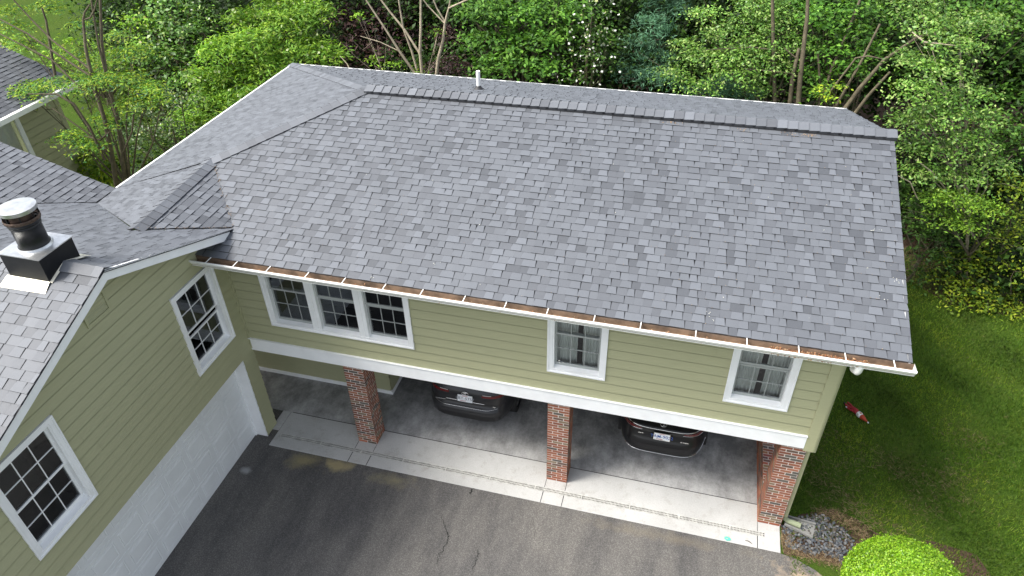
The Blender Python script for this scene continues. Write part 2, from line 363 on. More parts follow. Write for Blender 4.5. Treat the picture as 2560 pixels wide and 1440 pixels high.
# drip edges, rake boards, fascia, soffit
w_ = MB()
def rake(mb, A, B, depth, th, out, top=-.02):
    A, B, o = Vector(A), Vector(B), Vector(out)*th
    q = [A+Vector((0, 0, top)), B+Vector((0, 0, top)), B+Vector((0, 0, top-depth)), A+Vector((0, 0, top-depth))]
    p = [x-o for x in q]; mb.face(q); mb.face(p[::-1])
    for i in range(4): mb.face([q[i], q[(i+1) % 4], p[(i+1) % 4], p[i]][::-1])
for x_, A_, B_, dp in ((AP[0]-.03, (AP[1], AP[2]), (-.10, gbz(-.10)), .17), (AP[0]-.03, (AP[1], AP[2]), (-6.3, gfz(-6.3)), .17), (XR-.02, (YE, ZE), (YR, ZR), .16), (XR-.02, (YK, ZE), (YR, ZR), .16)):
    rb = MB(); rake(rb, (x_, *A_), (x_, *B_), dp, .03, (1, 0, 0)); rb.build('rake_board', M['white'], roof_o)
rs = MB()
for (A, B) in (((AP[0]-.06, AP[1], AP[2]-.12), (AP[0]-.06, -.1, gbz(-.1)-.12)), ((AP[0]-.06, AP[1], AP[2]-.12), (AP[0]-.06, -6.3, gfz(-6.3)-.12))):
    rs.face([A, B, (XW-.02, B[1], B[2]), (XW-.02, A[1], A[2])])
rs.face([(XR-.05, YE, ZE-.13), (XR-.05, YR, ZR-.13), (XC-.02, YR, ZR-.13), (XC-.02, YE, ZE-.13)]); rs.face([(XR-.05, YK, ZE-.13), (XR-.05, YR, ZR-.13), (XC-.02, YR, ZR-.13), (XC-.02, YK, ZE-.13)])
rs.box(-6.09, XR-.05, YE+.045, -.001, ZE-.17, ZE-.155); rs.box(XL+.05, XR-.05, 7.52, YK-.05, ZE-.17, ZE-.155); rs.box(XL+.05, -8.66, 1.1, YK-.05, ZE-.168, ZE-.153)
rs.build('soffit', M['soffit'], roof_o)
de = MB(); de.box(XL-.028, XL+.012, 1.06, YK+.02, ZE-.16, ZE+.012); de.build('drip_edge', M['gwhite'], roof_o)
de = MB(); de.box(XL+.02, XR, YK-.012, YK+.028, ZE-.16, ZE+.010); de.build('drip_edge', M['gwhite'], roof_o)
fa = MB(); fa.box(-6.09, XR-.01, YE+.015, YE+.04, ZE-.20, ZE-.008); fa.build('fascia', M['fascia'], roof_o)
# gutter: K profile run along the front eave
GX0, GX1 = -6.09, XR+.03; yb_ = YE+.012; gy = yb_-.190
prof_out = [(gy-.004, ZE+.004), (gy-.010, ZE-.012), (gy+.004, ZE-.034), (gy+.018, ZE-.060), (gy+.040, ZE-.092), (gy+.046, ZE-.120), (yb_-.01, ZE-.120)]
g = MB(); g.grid([[(x, y, z) for y, z in prof_out] for x in (GX0, GX1)])
g.box(GX0, GX1, gy-.004, gy+.016, ZE-.004, ZE+.008); g.face([(GX1, y, z) for y, z in prof_out]+[(GX1, yb_, ZE-.01)]); g.face([(GX0, y, z) for y, z in prof_out]+[(GX0, yb_, ZE-.01)])
gutter = g.build('gutter', M['gwhite'], house)
gi = MB(); gi.grid([[(x, y, z) for y, z in ((gy+.008, ZE-.006), (gy+.022, ZE-.055), (gy+.046, ZE-.108), (yb_-.014, ZE-.108), (yb_-.012, ZE-.012))] for x in (GX0+.004, GX1-.004)])
gi.build('gutter_lining', M['fascia'], gutter)
for u_ in (511, 578, 661, 758, 851, 953, 1047, 1154, 1258, 1364, 1482, 1599, 1738, 1867, 1998, 2116, 2240):
    x = un(u_, 655+(u_-480)*.1545, z=ZE)[0]
    h = MB(); h.box(x-.0065, x+.0065, gy+.012, yb_-.004, ZE-.002, ZE+.007); h.build('gutter_hanger', M['gwhite'], gutter)
# debris in the gutter
def downspout():
    d = MB(); x = 4.66; x = un(2148, 920, y=gy+.09)[0]; d.tube([(x, gy+.09, ZE-.11), (x, gy+.09, ZE-.20), (x, gy+.12, ZE-.25), (x-.01, gy+.25, ZE-.33), (4.70, .02, ZE-.45), (4.67, .12, ZE-.55), (4.665, .12, ZE-.64)], [.060, .055, .055, .052, .05, .05, .05], 14)
    e = d.build('downspout_elbow', M['gwhite'], house, True)
    s = MB(); s.box(4.515, 4.598, .06, .15, .22, 2.2); s.box(4.605, 4.70, .13, .22, 2.0, ZE-.60); s.build('downspout', M['siding'], house, bevel=.012)
    b = MB(); b.tube([(4.558, .105, .24), (4.56, .105, .15), (4.64, .10, .085), (4.86, .06, .065)], [.052, .052, .052, .056], 12, cap=False); b.build('downspout_foot', plain('pale_green_spout', (.26, .29, .18), .5), house, True)
downspout()

# ---- siding -------------------------------------------------------------
def lap(mb, F, u0, u1, z0, z1, holes=(), expo=.20, region=None, seed=0, zbase=None):
    """lap siding; F(u,z,d) -> world; holes = (u0,u1,z0,z1)"""
    rnd = random.Random(seed); hp = halfplanes(region) if region else []
    zc = z0 if zbase is None else zbase
    while zc < z1:
        a, b = max(zc, z0), min(zc+expo, z1)
        if b > z0:
            cuts = sorted({a, b, *[h[i] for h in holes for i in (2, 3) if a < h[i] < b]})
            seams = sorted(rnd.uniform(u0, u1) for _ in range(1 if u1-u0 > 2 else 0))
            for za, zb in zip(cuts, cuts[1:]):
                us = sorted([(u0, u0)]+[(h[0], h[1]) for h in holes if h[2] < (za+zb)/2 < h[3]]+[(u1, u1)]); segs = []
                for i in range(len(us)-1):
                    p, q = us[i][1], us[i+1][0]
                    if q-p > 1e-4:
                        ss = [s for s in seams if p+.15 < s < q-.15]; ed = [p]+ss+[q]
                        for k in range(len(ed)-1): segs.append((ed[k]+(.0015 if k else 0), ed[k+1]-(.0015 if k < len(ed)-2 else 0)))
                if zb > zc+expo-.0235:
                    zb = max(za+1e-4, zc+expo-.0235)
                for p, q in segs:
                    dl = lambda z: .026-.020*(z-zc)/expo; ztop = 0
                    c = [(p, za), (q, za), (q, zb), (p, zb)]; c = pclip(c, hp) if hp else c
                    if c:
                        mb.face([F(x, z, dl(z)) for x, z in c])
                        lo = [x for x in c if abs(x[1]-za) < 1e-6]
                        if len(lo) == 2 and abs(za-zc) < 1e-6: mb.face([F(*lo[0], dl(za)), F(*lo[1], dl(za)), F(*lo[1], -.01), F(*lo[0], -.01)])
            for h0, h1 in ((0, 0),):
                pass
        zc += expo
    rc = [(u0, z0), (u1, z0), (u1, z1), (u0, z1)]
    zs = sorted({z0, z1, *[h[i] for h in holes for i in (2, 3) if z0 < h[i] < z1]})
    for za, zb in zip(zs, zs[1:]):
        us = sorted([(u0, u0)]+[(h[0], h[1]) for h in holes if h[2] < (za+zb)/2 < h[3]]+[(u1, u1)])
        for i in range(len(us)-1):
            p, q = us[i][1], us[i+1][0]
            if q-p > 1e-4:
                c = [(p, za), (q, za), (q, zb), (p, zb)]; c = pclip(c, hp) if hp else c
                if c: mb.face([F(x, z, -.010) for x, z in c])
FF = lambda u, z, d: (u, -d, z)            # wing front
FG = lambda u, z, d: (XW+d, u, z)          # garage front, faces +X
FRt = lambda u, z, d: (XC+d, u, z)
WZ0, WZ1 = 3.03, 4.70
WINS = [(-5.432, -2.509), (-.013, 1.004), (2.987, 4.006)]
s = MB(); lap(s, FF, XW+.03, XB, 2.56, ZE-.16, [(a+.05, b-.05, WZ0+.05, WZ1) for a, b in WINS], .20, seed=3, zbase=2.563)
s.build('front_wall', M['siding'], house)
s = MB(); s.box(XB, XC, -.038, .10, 2.19, ZE-.16); s.box(XC-.02, XC+.022, -.028, .12, 2.19, ZE-.16)
s.build('corner_board', M['siding'], house)
s = MB(); s.box(XW+.016, XW+.05, -.05, -.017, 2.3, ZE-.2); s.build('corner_trim', M['siding'], house)
s = MB(); lap(s, FRt, .12, 7.5, 2.2, 6.3, (), .20, [(.0, 2.0), (7.6, 2.0), (7.6, ZE+T*.5), (YR, ZR-.06), (0, ZE-.06+T*.65)], 5)
s.build('end_wall', M['siding'], house)
s = MB(); s.box(-8.7, XC, 7.45, 7.5, 0, ZE); s.build('rear_wall', M['siding'], house)
s = MB(); s.box(-8.70, -8.66, 1.5, 7.45, 0, ZE); s.build('left_wall', M['siding'], house)
# beam
s = MB(); s.box(XW+.02, XB, -.045, .0, 2.246, 2.543); s.box(XW+.02, XB+.004, -.065, .0, 2.543, 2.562); s.box(XW+.02, XB, 0.0, .30, 2.20, 2.246); s.box(XW+.02, XB, .0, .3, 2.2461, 2.5)
s.build('beam', M['white'], house, bevel=.004)
s = MB(); s.box(-8.65, XC-.02, .302, 7.44, 2.26, 2.30); s.build('carport_ceiling', M['ceiling'], house)
# garage wall
GW_A, GW_B = (-5.277, -4.136), (-1.520, -.378); GZ0, GZ1 = 2.90, 4.63; DY0, DY1, DZ = -5.30, -.365, 2.25
s = MB(); reg = [(-6.6, 0), (-.0, 0), (0, gbz(0)-.10), (AP[1], AP[2]-.10), (-6.6, gfz(-6.6)-.1)]
lap(s, FG, -6.3, -.0, 0.02, 6.3, [(DY0, DY1, -1, DZ), (GW_A[0]+.05, GW_A[1]-.05, GZ0+.05, GZ1-.04), (GW_B[0]+.05, GW_B[1]-.05, GZ0+.05, GZ1-.04)], .20, reg, 8, zbase=2.25-.2*12)
s.build('garage_wall', M['siding'], house)
s = MB(); s.box(-8.8, XW-.001, -.04, 0, 0, 4.6); s.build('garage_side_wall', M['siding'], house)
s = MB(); s.box(-8.8, XW-.001, -6.3, -6.26, 0, 4.6); s.build('garage_side_wall', M['siding'], house)
s = MB(); s.box(-8.6, XW-.02, 0.0, .30, 2.2, 2.5); s.build('passage_header', M['white'], house)
# garage door: recessed sectional door with raised panels
s = MB(); s.box(-6.42, -6.38, DY0, DY1, 0.0, 2.16); rows, cols = 4, 8; ph = 2.14/rows; pw = (DY1-DY0)/cols
for r in range(rows):
    for c in range(cols):
        y0 = DY0+c*pw+.055; y1 = DY0+(c+1)*pw-.055; z0 = .01+r*ph+.085; z1 = .01+(r+1)*ph-.085
        o_ = [(y0, z0), (y1, z0), (y1, z1), (y0, z1)]
        def ring(ins, d): return [(-6.38+d, y0+ins, z0+ins), (-6.38+d, y1-ins, z0+ins), (-6.38+d, y1-ins, z1-ins), (-6.38+d, y0+ins, z1-ins)]
        rr = [ring(0, .001), ring(.006, .007), ring(.014, .007), ring(.026, .001), ring(.050, .007)]
        s.grid(rr, True); s.face(rr[-1])
for r in range(1, rows): s.box(-6.3815, -6.374, DY0, DY1, r*ph+.004, r*ph+.010)
gd = s.build('garage_door', M['doorwhite'], house)
s = MB(); s.box(-6.42, XW+.004, DY1, DY1+.02, 0, DZ+.02); s.box(-6.42, XW+.004, DY0-.02, DY0, 0, DZ+.02); s.box(-6.42, XW+.002, DY0, DY1, DZ, DZ+.02)
s.box(-6.385, -6.345, DY1-.035, DY1, 0, DZ); s.box(-6.385, -6.345, DY0, DY1-.035, 2.15, DZ)
s.build('door_frame', M['white'], gd, bevel=.003)
# louvre in the gable
s = MB(); vy0, vy1, vz0, vz1 = -3.02, -2.62, 5.33, 5.62
for a in ((vy0, vy1, vz0-.04, vz0), (vy0, vy1, vz1, vz1+.04), (vy0-.04, vy0, vz0-.04, vz1+.04), (vy1, vy1+.04, vz0-.04, vz1+.04)): s.box(XW, XW+.035, *a)
for k in range(5): z = vz0+.03+k*.055; s.face([(XW+.005, vy0, z+.03), (XW+.005, vy1, z+.03), (XW+.03, vy1, z), (XW+.03, vy0, z)])
lv = s.build('gable_louvre', M['siding'], house); s = MB(); s.box(XW-.004, XW+.003, vy0, vy1, vz0, vz1); s.build('louvre_backing', M['dark'], lv)  # near-black plane added behind the slats to darken the gaps

# ---- windows ------------------------------------------------------------
def bx(mb, F, u0, u1, z0, z1, d0, d1):
    c = [F(u0, z0, d0), F(u1, z0, d0), F(u1, z1, d0), F(u0, z1, d0), F(u0, z0, d1), F(u1, z0, d1), F(u1, z1, d1), F(u0, z1, d1)]
    for q in ((0, 3, 2, 1), (4, 5, 6, 7), (0, 1, 5, 4), (1, 2, 6, 5), (2, 3, 7, 6), (3, 0, 4, 7)): mb.face([c[i] for i in q])
def window(F, u0, u1, z0, z1, n=1, gaps=(0,), curtain=False, label=None):
    cw, mw = .085, .13; m = MB()
    for d, ins in ((.034, 0), (.046, -.0)):
        pass
    bx(m, F, u0, u0+cw, z0, z1, 0, .034); bx(m, F, u1-cw, u1, z0, z1, 0, .034); bx(m, F, u0+cw, u1-cw, z1-cw, z1, 0, .034); bx(m, F, u0+cw, u1-cw, z0, z0+.075, 0, .034)
    e = .022
    bx(m, F, u0-.004, u0+e, z0-.004, z1+.004, .034, .050); bx(m, F, u1-e, u1+.004, z0-.004, z1+.004, .034, .050); bx(m, F, u0+e, u1-e, z1-e, z1+.004, .034, .050); bx(m, F, u0+e, u1-e, z0-.004, z0+e, .034, .050)
    iu0, iu1, iz0, iz1 = u0+cw, u1-cw, z0+.075, z1-cw; j = .028
    bx(m, F, iu0, iu0+j, iz0, iz1, -.10, .026); bx(m, F, iu1-j, iu1, iz0, iz1, -.10, .026); bx(m, F, iu0+j, iu1-j, iz1-j, iz1, -.10, .026)
    m.face([F(iu0+j, iz0, .03), F(iu1-j, iz0, .03), F(iu1-j, iz0+.03, -.10), F(iu0+j, iz0+.03, -.10)])
    wu = ((iu1-iu0)-mw*(n-1))/n; units = []
    for k in range(n):
        a = iu0+k*(wu+mw); units.append((a+j, a+wu-j))
        if k: bx(m, F, a-mw-j, a+j, iz0, iz1, -.10, .024); bx(m, F, a-mw*.5-.022, a-mw*.5+.022, iz0, iz1, .024, .034)
    wo = m.build('window', M['white'], house, bevel=.004)
    if label: wo['label'] = label
    zm = (iz0+iz1)/2
    for k, (a, b) in enumerate(units):
        gp = gaps[k % len(gaps)]
        for up, (za, zb, d, mt) in enumerate(((zm-.02, iz1-j, -.030, 'sash'), (iz0+.02, zm+.02-gp, -.066, 'sash'))):
            r = .036; sm = MB(); rb_ = .06 if up else .036
            bx(sm, F, a, a+r, za, zb, d-.03, d); bx(sm, F, b-r, b, za, zb, d-.03, d); bx(sm, F, a+r, b-r, zb-r, zb, d-.03, d); bx(sm, F, a+r, b-r, za, za+rb_, d-.03, d)
            mu = .013
            for q in (1, 2): x = a+r+(b-a-2*r)*q/3; bx(sm, F, x-mu/2, x+mu/2, za+rb_, zb-r, d-.022, d-.006)
            z = (za+rb_+zb-r)/2; bx(sm, F, a+r, b-r, z-mu/2, z+mu/2, d-.0225, d-.0055)
            so_ = sm.build('sash', M['sash' if F is FF else 'white'], wo)
            gm = MB(); gm.face([F(a+r, za+rb_, d-.014), F(b-r, za+rb_, d-.014), F(b-r, zb-r, d-.014), F(a+r, zb-r, d-.014)]); gm.build('pane', M['glass'], wo)
        if curtain:
            cm = MB(); mid = (a+b)/2+.01
            for s0, s1 in ((a-.05, mid-.03), (mid+.05, b+.05)):
                top = [];bot = []
                for q in range(41):
                    x = s0+(s1-s0)*q/40; dd = -.20+.022*math.sin(q*1.15)+.01*math.sin(q*2.3+1); top.append(F(x, iz1, dd)); bot.append(F(x+(.02 if s0 > mid else -.02)*.5, iz0-.1, dd-.01))
                cm.grid([bot, top])
            cm.build('curtain', M['curtain'], wo, True)
    rm = MB(); bx(rm, F, iu0-.25, iu1+.25, iz0-.5, iz1+.12, -1.3, -1.28); bx(rm, F, iu0-.25, iu0-.23, iz0-.5, iz1+.12, -1.3, -.12); bx(rm, F, iu1+.23, iu1+.25, iz0-.5, iz1+.12, -1.3, -.12); bx(rm, F, iu0-.25, iu1+.25, iz0-.52, iz0-.5, -1.3, -.12); bx(rm, F, iu0-.25, iu1+.25, iz1+.12, iz1+.14, -1.3, -.12)
    rm.build('room_interior', M['dark'], wo)
    return wo
window(FF, *WINS[0], 3.016, 4.74, 3, (0, .07, .07), label='triple window of the front wall')
window(FF, *WINS[1], 3.04, 4.74, 1, (0,), True, 'single curtained window in the middle of the front wall')
window(FF, *WINS[2], 3.04, 4.74, 1, (.08,), True, 'single curtained window at the right end of the front wall')
window(FG, *GW_A, GZ0, GZ1+.0, 1, (.03,), label='near window of the garage gable wall')
window(FG, *GW_B, GZ0, GZ1+.0, 1, (.16,), label='window of the garage gable wall next to the inside corner')

# ---- brick --------------------------------------------------------------
BRK = 1.15
BR = [(.25, .088, .055), (.30, .105, .062), (.22, .078, .052), (.34, .125, .075), (.14, .08, .062), (.11, .09, .078), (.22, .15, .10), (.28, .10, .06), (.25, .09, .058)]
def brickwork(x0, x1, y0, y1, z0, z1, faces='xXyY', seed=0, cap=False):
    rnd = random.Random(seed); mb = MB(); mo = (.62, .58, .53); i = .005
    mb.box(x0+i, x1-i, y0+i, y1-i, z0, z1, mo); ch = .0667; nk = int(round((z1-z0)/ch)); ch = (z1-z0)/nk; L = .203; jt = .0165
    for k in range(nk):
        za, zb = z0+k*ch+jt*.5, z0+(k+1)*ch-jt*.5
        for fc in faces:
            lo, hi = (y0, y1) if fc in 'xX' else (x0, x1); a = lo-(L/2 if (k+(fc in 'xX')) % 2 else 0)
            while a < hi-.01:
                p, q = max(a+jt*.5, lo), min(a+L-jt*.5, hi); a += L
                if q-p < .012: continue
                c = BR[rnd.randrange(len(BR))]; kk_ = rnd.uniform(.85, 1.15); c = (c[0]*kk_*.88, c[1]*kk_, c[2]*kk_)
                if z0 < .1 and k < 2: c = tuple(v*f for v, f in zip(c, (1.15, .95, .8)))
                o = rnd.uniform(-.0012, .0012)
                if fc == 'x': mb.box(x0+o, x0+i+.004, p, q, za, zb, c)
                if fc == 'X': mb.box(x1-i-.004, x1+o, p, q, za, zb, c)
                if fc == 'y': mb.box(p, q, y0+o, y0+i+.004, za, zb, c)
                if fc == 'Y': mb.box(p, q, y1-i-.004, y1+o, za, zb, c)
    if cap:
        y = y0+.005; k = 0
        while y < y1-.05:
            x = x0-(L/2 if k % 2 else 0)
            while x < x1-.01:
                p, q = max(x+jt/2, x0), min(x+L-jt/2, x1); x += L
                if q-p > .012: c = tuple(v*rnd.uniform(.85, 1.2) for v in BR[rnd.randrange(len(BR))]); mb.box(p, q, y, y+ch-jt, z1-.002, z1+.006, c)
            y += ch; k += 1
    return mb
for n, (x0, x1, y1, sd, lb) in enumerate(((-4.111, -3.694, .412, 1, 'left brick column'), (0.0, .412, .412, 2, 'middle brick column'), (4.093, 4.51, .412, 3, 'right brick column at the corner'))):
    o = brickwork(x0, x1, 0, y1, 0, 2.244, seed=sd).build('brick_column', M['brick'], house, tint=True); o['label'] = lb
brickwork(4.093, 4.35, .414, 7.44, 0, .62, 'xX', 9, True).build('brick_knee_wall', M['brick'], house, tint=True)
brickwork(4.093, 4.51, 5.6, 6.02, .62, 2.25, seed=12).build('brick_column', M['brick'], house, tint=True)['label'] = 'rear brick column on the knee wall'
# store room under the wing
s = MB(); lap(s, lambda u, z, d: (u, 1.5-d, z), -8.65, -3.98, .10, 2.26, (), .2, seed=4); lap(s, lambda u, z, d: (-3.98+d, u, z), 1.5, 7.45, .10, 2.26, (), .2, seed=6)
s.build('carport_inner_wall', M['siding'], house)
s = MB(); s.box(-8.65, -3.935, 1.455, 1.5, 0, .10); s.build('base_board', M['white'], house)
s = MB(); s.box(-3.98, -3.935, 1.5, 7.45, 0, .10); s.build('base_board', M['white'], house)

# ---- chimney and vent pipe ----------------------------------------------
cx0, cx1, cy0, cy1, ct = -7.0, -6.335, -3.07, -2.47, 6.44
s = MB(); s.box(cx0, cx1, cy0, cy1, 5.8, ct); ch_ = s.build('chimney', M['black'], house, bevel=.006)
s = MB(); s.box(cx0-.012, cx1+.012, cy0-.012, cy1+.012, ct, ct+.014); cxm, cym = -6.665, -2.77
s.tube([(cxm, cym, ct+.01), (cxm, cym, ct+.045)], [.232, .215], 40); s.build('chimney_top_plate', M['galv'], ch_)
def lathe(mb, prof, cx, cy, seg=40): mb.grid([[(cx+r*math.cos(2*math.pi*k/seg), cy+r*math.sin(2*math.pi*k/seg), z) for k in range(seg)] for r, z in prof], True)
s = MB(); lathe(s, [(.215, ct+.02), (.205, ct+.05), (.19, ct+.07), (.19, ct+.33), (.2, ct+.335), (.2, ct+.35), (.19, ct+.355), (.19, ct+.385), (.212, ct+.39), (.212, ct+.40), (.2, ct+.405), (.2, ct+.42)], cxm, cym); s.build('flue_pipe', M['black'], ch_, True)
s = MB(); lathe(s, [(.2, ct+.42), (.228, ct+.43), (.228, ct+.47), (.222, ct+.475)], cxm, cym); lathe(s, [(.15, ct+.40), (.15, ct+.60)], cxm, cym); s.build('flue_band', M['rust'], ch_, True)
for k in range(8):
    a = k*math.pi/4; s = MB(); s.box(cxm+.215*math.cos(a)-.006, cxm+.215*math.cos(a)+.006, cym+.215*math.sin(a)-.006, cym+.215*math.sin(a)+.006, ct+.47, ct+.60); s.build('flue_bracket', M['black'], ch_)
s = MB(); lathe(s, [(.232, ct+.565), (.238, ct+.57), (.238, ct+.622), (.18, ct+.632), (.0, ct+.640)], cxm, cym, 48); s.build('flue_cap', M['galv'], ch_)
s = MB(); z_ = lambda y: (gbz(y) if y > AP[1] else gfz(y))
def strip(pts_in, pts_out): s.grid([[(*p, z_(p[1])+.035) for p in pts_in], [(*p, z_(p[1])+.018) for p in pts_out]])
strip([(cx0-.05, cy0), (cx1+.0, cy0)], [(cx0-.07, cy0-.17), (cx1+.03, cy0-.16)])
for xx, sg in ((cx1, 1), (cx0, -1)):
    strip([(xx+sg*.002, cy0), (xx+sg*.002, AP[1]), (xx+sg*.002, cy1)], [(xx+sg*.035, cy0), (xx+sg*.035, AP[1]), (xx+sg*.035, cy1+.05)])
strip([(cx0, cy1), (cx1, cy1)], [(cx0, cy1+.12), (cx1+.06, cy1+.12)]); s.build('chimney_flashing', M['flash'], ch_)
vz = ZE+T*(YK-5.444); s = MB(); s.tube([(-2.815, 5.444, vz-.05), (-2.815, 5.444, vz+.42)], .045, 16); vp = s.build('vent_pipe', M['pvc'], house, True)
s = MB(); lathe(s, [(.14, vz+.0), (.09, vz+.04), (.055, vz+.09), (.046, vz+.10)], -2.815, 5.43, 20); s.build('pipe_boot', M['vent'], vp, True)

# ================================================================== REAR HOUSE SECTION (top left)
an = empty('house_section', (-16.5, 3, 0), 'olive sided house section with white gutter behind the feathery tree, top left of the photo', 'house')
AX, AY, AZ = -14.15, 5.84, 4.95
s = MB(); shingles(s, [(AX, -2, AZ), (AX, AY, AZ), (AX-5, AY, AZ+5*T*1.25), (AX-5, -2, AZ+5*T*1.25)], (0, 1, 0), 21, lift=.018, warm=.72); s.build('roof', M['shingle'], an, tint=True)
s = MB(); s.box(AX+.0, AX+.12, -2, AY+.04, AZ-.12, AZ+.01); s.box(AX-.04, AX, -2, AY+.02, AZ-.17, AZ-.02); s.build('gutter', M['gwhite'], an, bevel=.012)
s = MB(); wx = -14.62; FA = lambda u, z, d: (wx+d, u, z); lap(s, FA, -2, 5.42, 0, AZ-.1, [(2.2, 4.0, 2.6, 4.6)], .2, seed=14); s.box(-19, wx, 5.38, 5.42, 0, AZ); s.build('wall', M['siding'], an)
s = MB(); s.box(wx-.02, wx+.03, 5.30, 5.44, 0, AZ-.12); s.build('corner_board', M['siding'], an)
s = MB(); bx(s, FA, 4.0, 4.12, 2.5, 4.7, 0, .04); bx(s, FA, 2.1, 4.0, 2.5, 2.62, 0, .05); bx(s, FA, 2.1, 4.0, 4.6, 4.7, 0, .04); bx(s, FA, 2.1, 4.0, 3.45, 3.52, 0, .03); bx(s, FA, 2.0, 2.1, 2.5, 4.7, 0, .04)
aw = s.build('window', M['white'], an); s = MB(); s.face([FA(2.1, 2.6, -.03), FA(4.0, 2.6, -.03), FA(4.0, 4.6, -.03), FA(2.1, 4.6, -.03)]); s.build('pane', M['glass'], aw)
s = MB(); s.grid([[FA(2.0+q*.05, z, -.2+.03*math.sin(q*1.3)) for q in range(42)] for z in (2.5, 4.7)]); s.build('curtain', M['curtain'], aw, True)

# ================================================================== GROUND
def sheet(name, pts, z, mat, **k):
    s = MB(); s.face([(x, y, z) for x, y in pts]); o = s.build(name, mat); tag(o, kind='structure'); return o
sheet('ground', [(-220, -120), (220, -120), (220, 260), (-220, 260)], -.02, M['lawn'])
sheet('forest_floor', [(-13.5, 9.0), (8, 9.0), (9, 8.0), (14, 7.5), (40, 4), (90, 120), (-60, 120), (-60, 34), (-28, 30), (-20, 20), (-14.5, 13)], -.012, M['mulch'])
sheet('driveway', [(-6.5, -30), (9.0, -30), (7.0, -9), (6.2, -4), (5.9, -2.3), (5.55, -1.15), (5.1, -.78), (4.75, -.62), (4.49, -.58), (4.49, .39), (-6.7, .39)], -.006, M['asphalt'])
s = MB(); s.box(-5.95, 4.50, -.572, -.306, -.05, .0); s.box(-5.95, 4.50, -.204, .398, -.05, .0); s.box(-5.95, -5.855, -.306, -.204, -.05, .0); s.box(4.222, 4.50, -.306, -.204, -.05, 0)
s.box(-6.14, -5.957, -.15, .398, -.05, .012)
s.build('concrete_apron', M['apron'], bevel=.004)
tag(bpy.data.objects['concrete_apron'], kind='structure')
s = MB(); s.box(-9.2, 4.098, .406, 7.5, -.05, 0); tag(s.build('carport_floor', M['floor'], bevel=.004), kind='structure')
s = MB()
for x in (-4.116, -3.70, .004, .42, 4.095):
    s.box(x-.006, x+.006, -.573, -.307, -.001, .0035); s.box(x-.004, x+.004, -.203, -.002, -.001, .0035)
s.box(-5.9, 4.09, .396, .408, -.001, .003)
tag(s.build('slab_joint', M['crack']), kind='structure')
def crackline(pts, wd, seed, parent=None):
    rnd = random.Random(seed); P_ = []
    for (a, b) in zip(pts, pts[1:]):
        for k in range(10): t_ = k/10; P_.append((a[0]+(b[0]-a[0])*t_+rnd.gauss(0, .012), a[1]+(b[1]-a[1])*t_+rnd.gauss(0, .012)))
    s = MB(); L = []; R = []; n = len(P_)
    for i, p in enumerate(P_):
        ww = wd*math.sin(math.pi*(i+.5)/n)**.5*rnd.uniform(.4, 1.3); L.append((p[0]-ww, p[1], -.002)); R.append((p[0]+ww, p[1], -.002))
    s.grid([L, R]); o = s.build('asphalt_crack', M['crack']); tag(o, kind='structure')
def g2(u, v): p = un(u, v, z=0); return (p[0], p[1])
crackline([g2(*q) for q in ((1104, 1286), (1113, 1322), (1121, 1338), (1117, 1358), (1099, 1388), (1090, 1412))], .011, 1)
crackline([g2(*q) for q in ((1193, 1370), (1198, 1385), (1190, 1400), (1180, 1440))], .007, 2)
crackline([g2(*q) for q in ((1188, 1216), (1180, 1224), (1175, 1238))], .012, 3)
crackline([g2(*q) for q in ((1330, 1290), (1338, 1330), (1334, 1350))], .004, 4)
# trench drain
td = empty('trench_drain', (0, -.255, 0), 'long grey slotted trench drain set in the concrete apron', 'drain')
s = MB(); s.box(-5.853, 4.220, -.304, -.206, -.049, -.045); s.build('channel', M['dark'], td)
s = MB(); s.box(-5.85, 4.217, -.304, -.296, -.03, .003); s.box(-5.85, 4.217, -.214, -.206, -.03, .003); s.box(-5.85, 4.217, -.2585, -.2515, -.02, .0022)
x = -5.85; k = 0
while x < 4.21: s.box(x, x+(.011 if k % 36 else .04), -.296, -.214, -.02, .0025); x += .0262; k += 1
s.build('grate', plain('grate_grey', (.50, .50, .47), .6, .0, .3, 8), td)
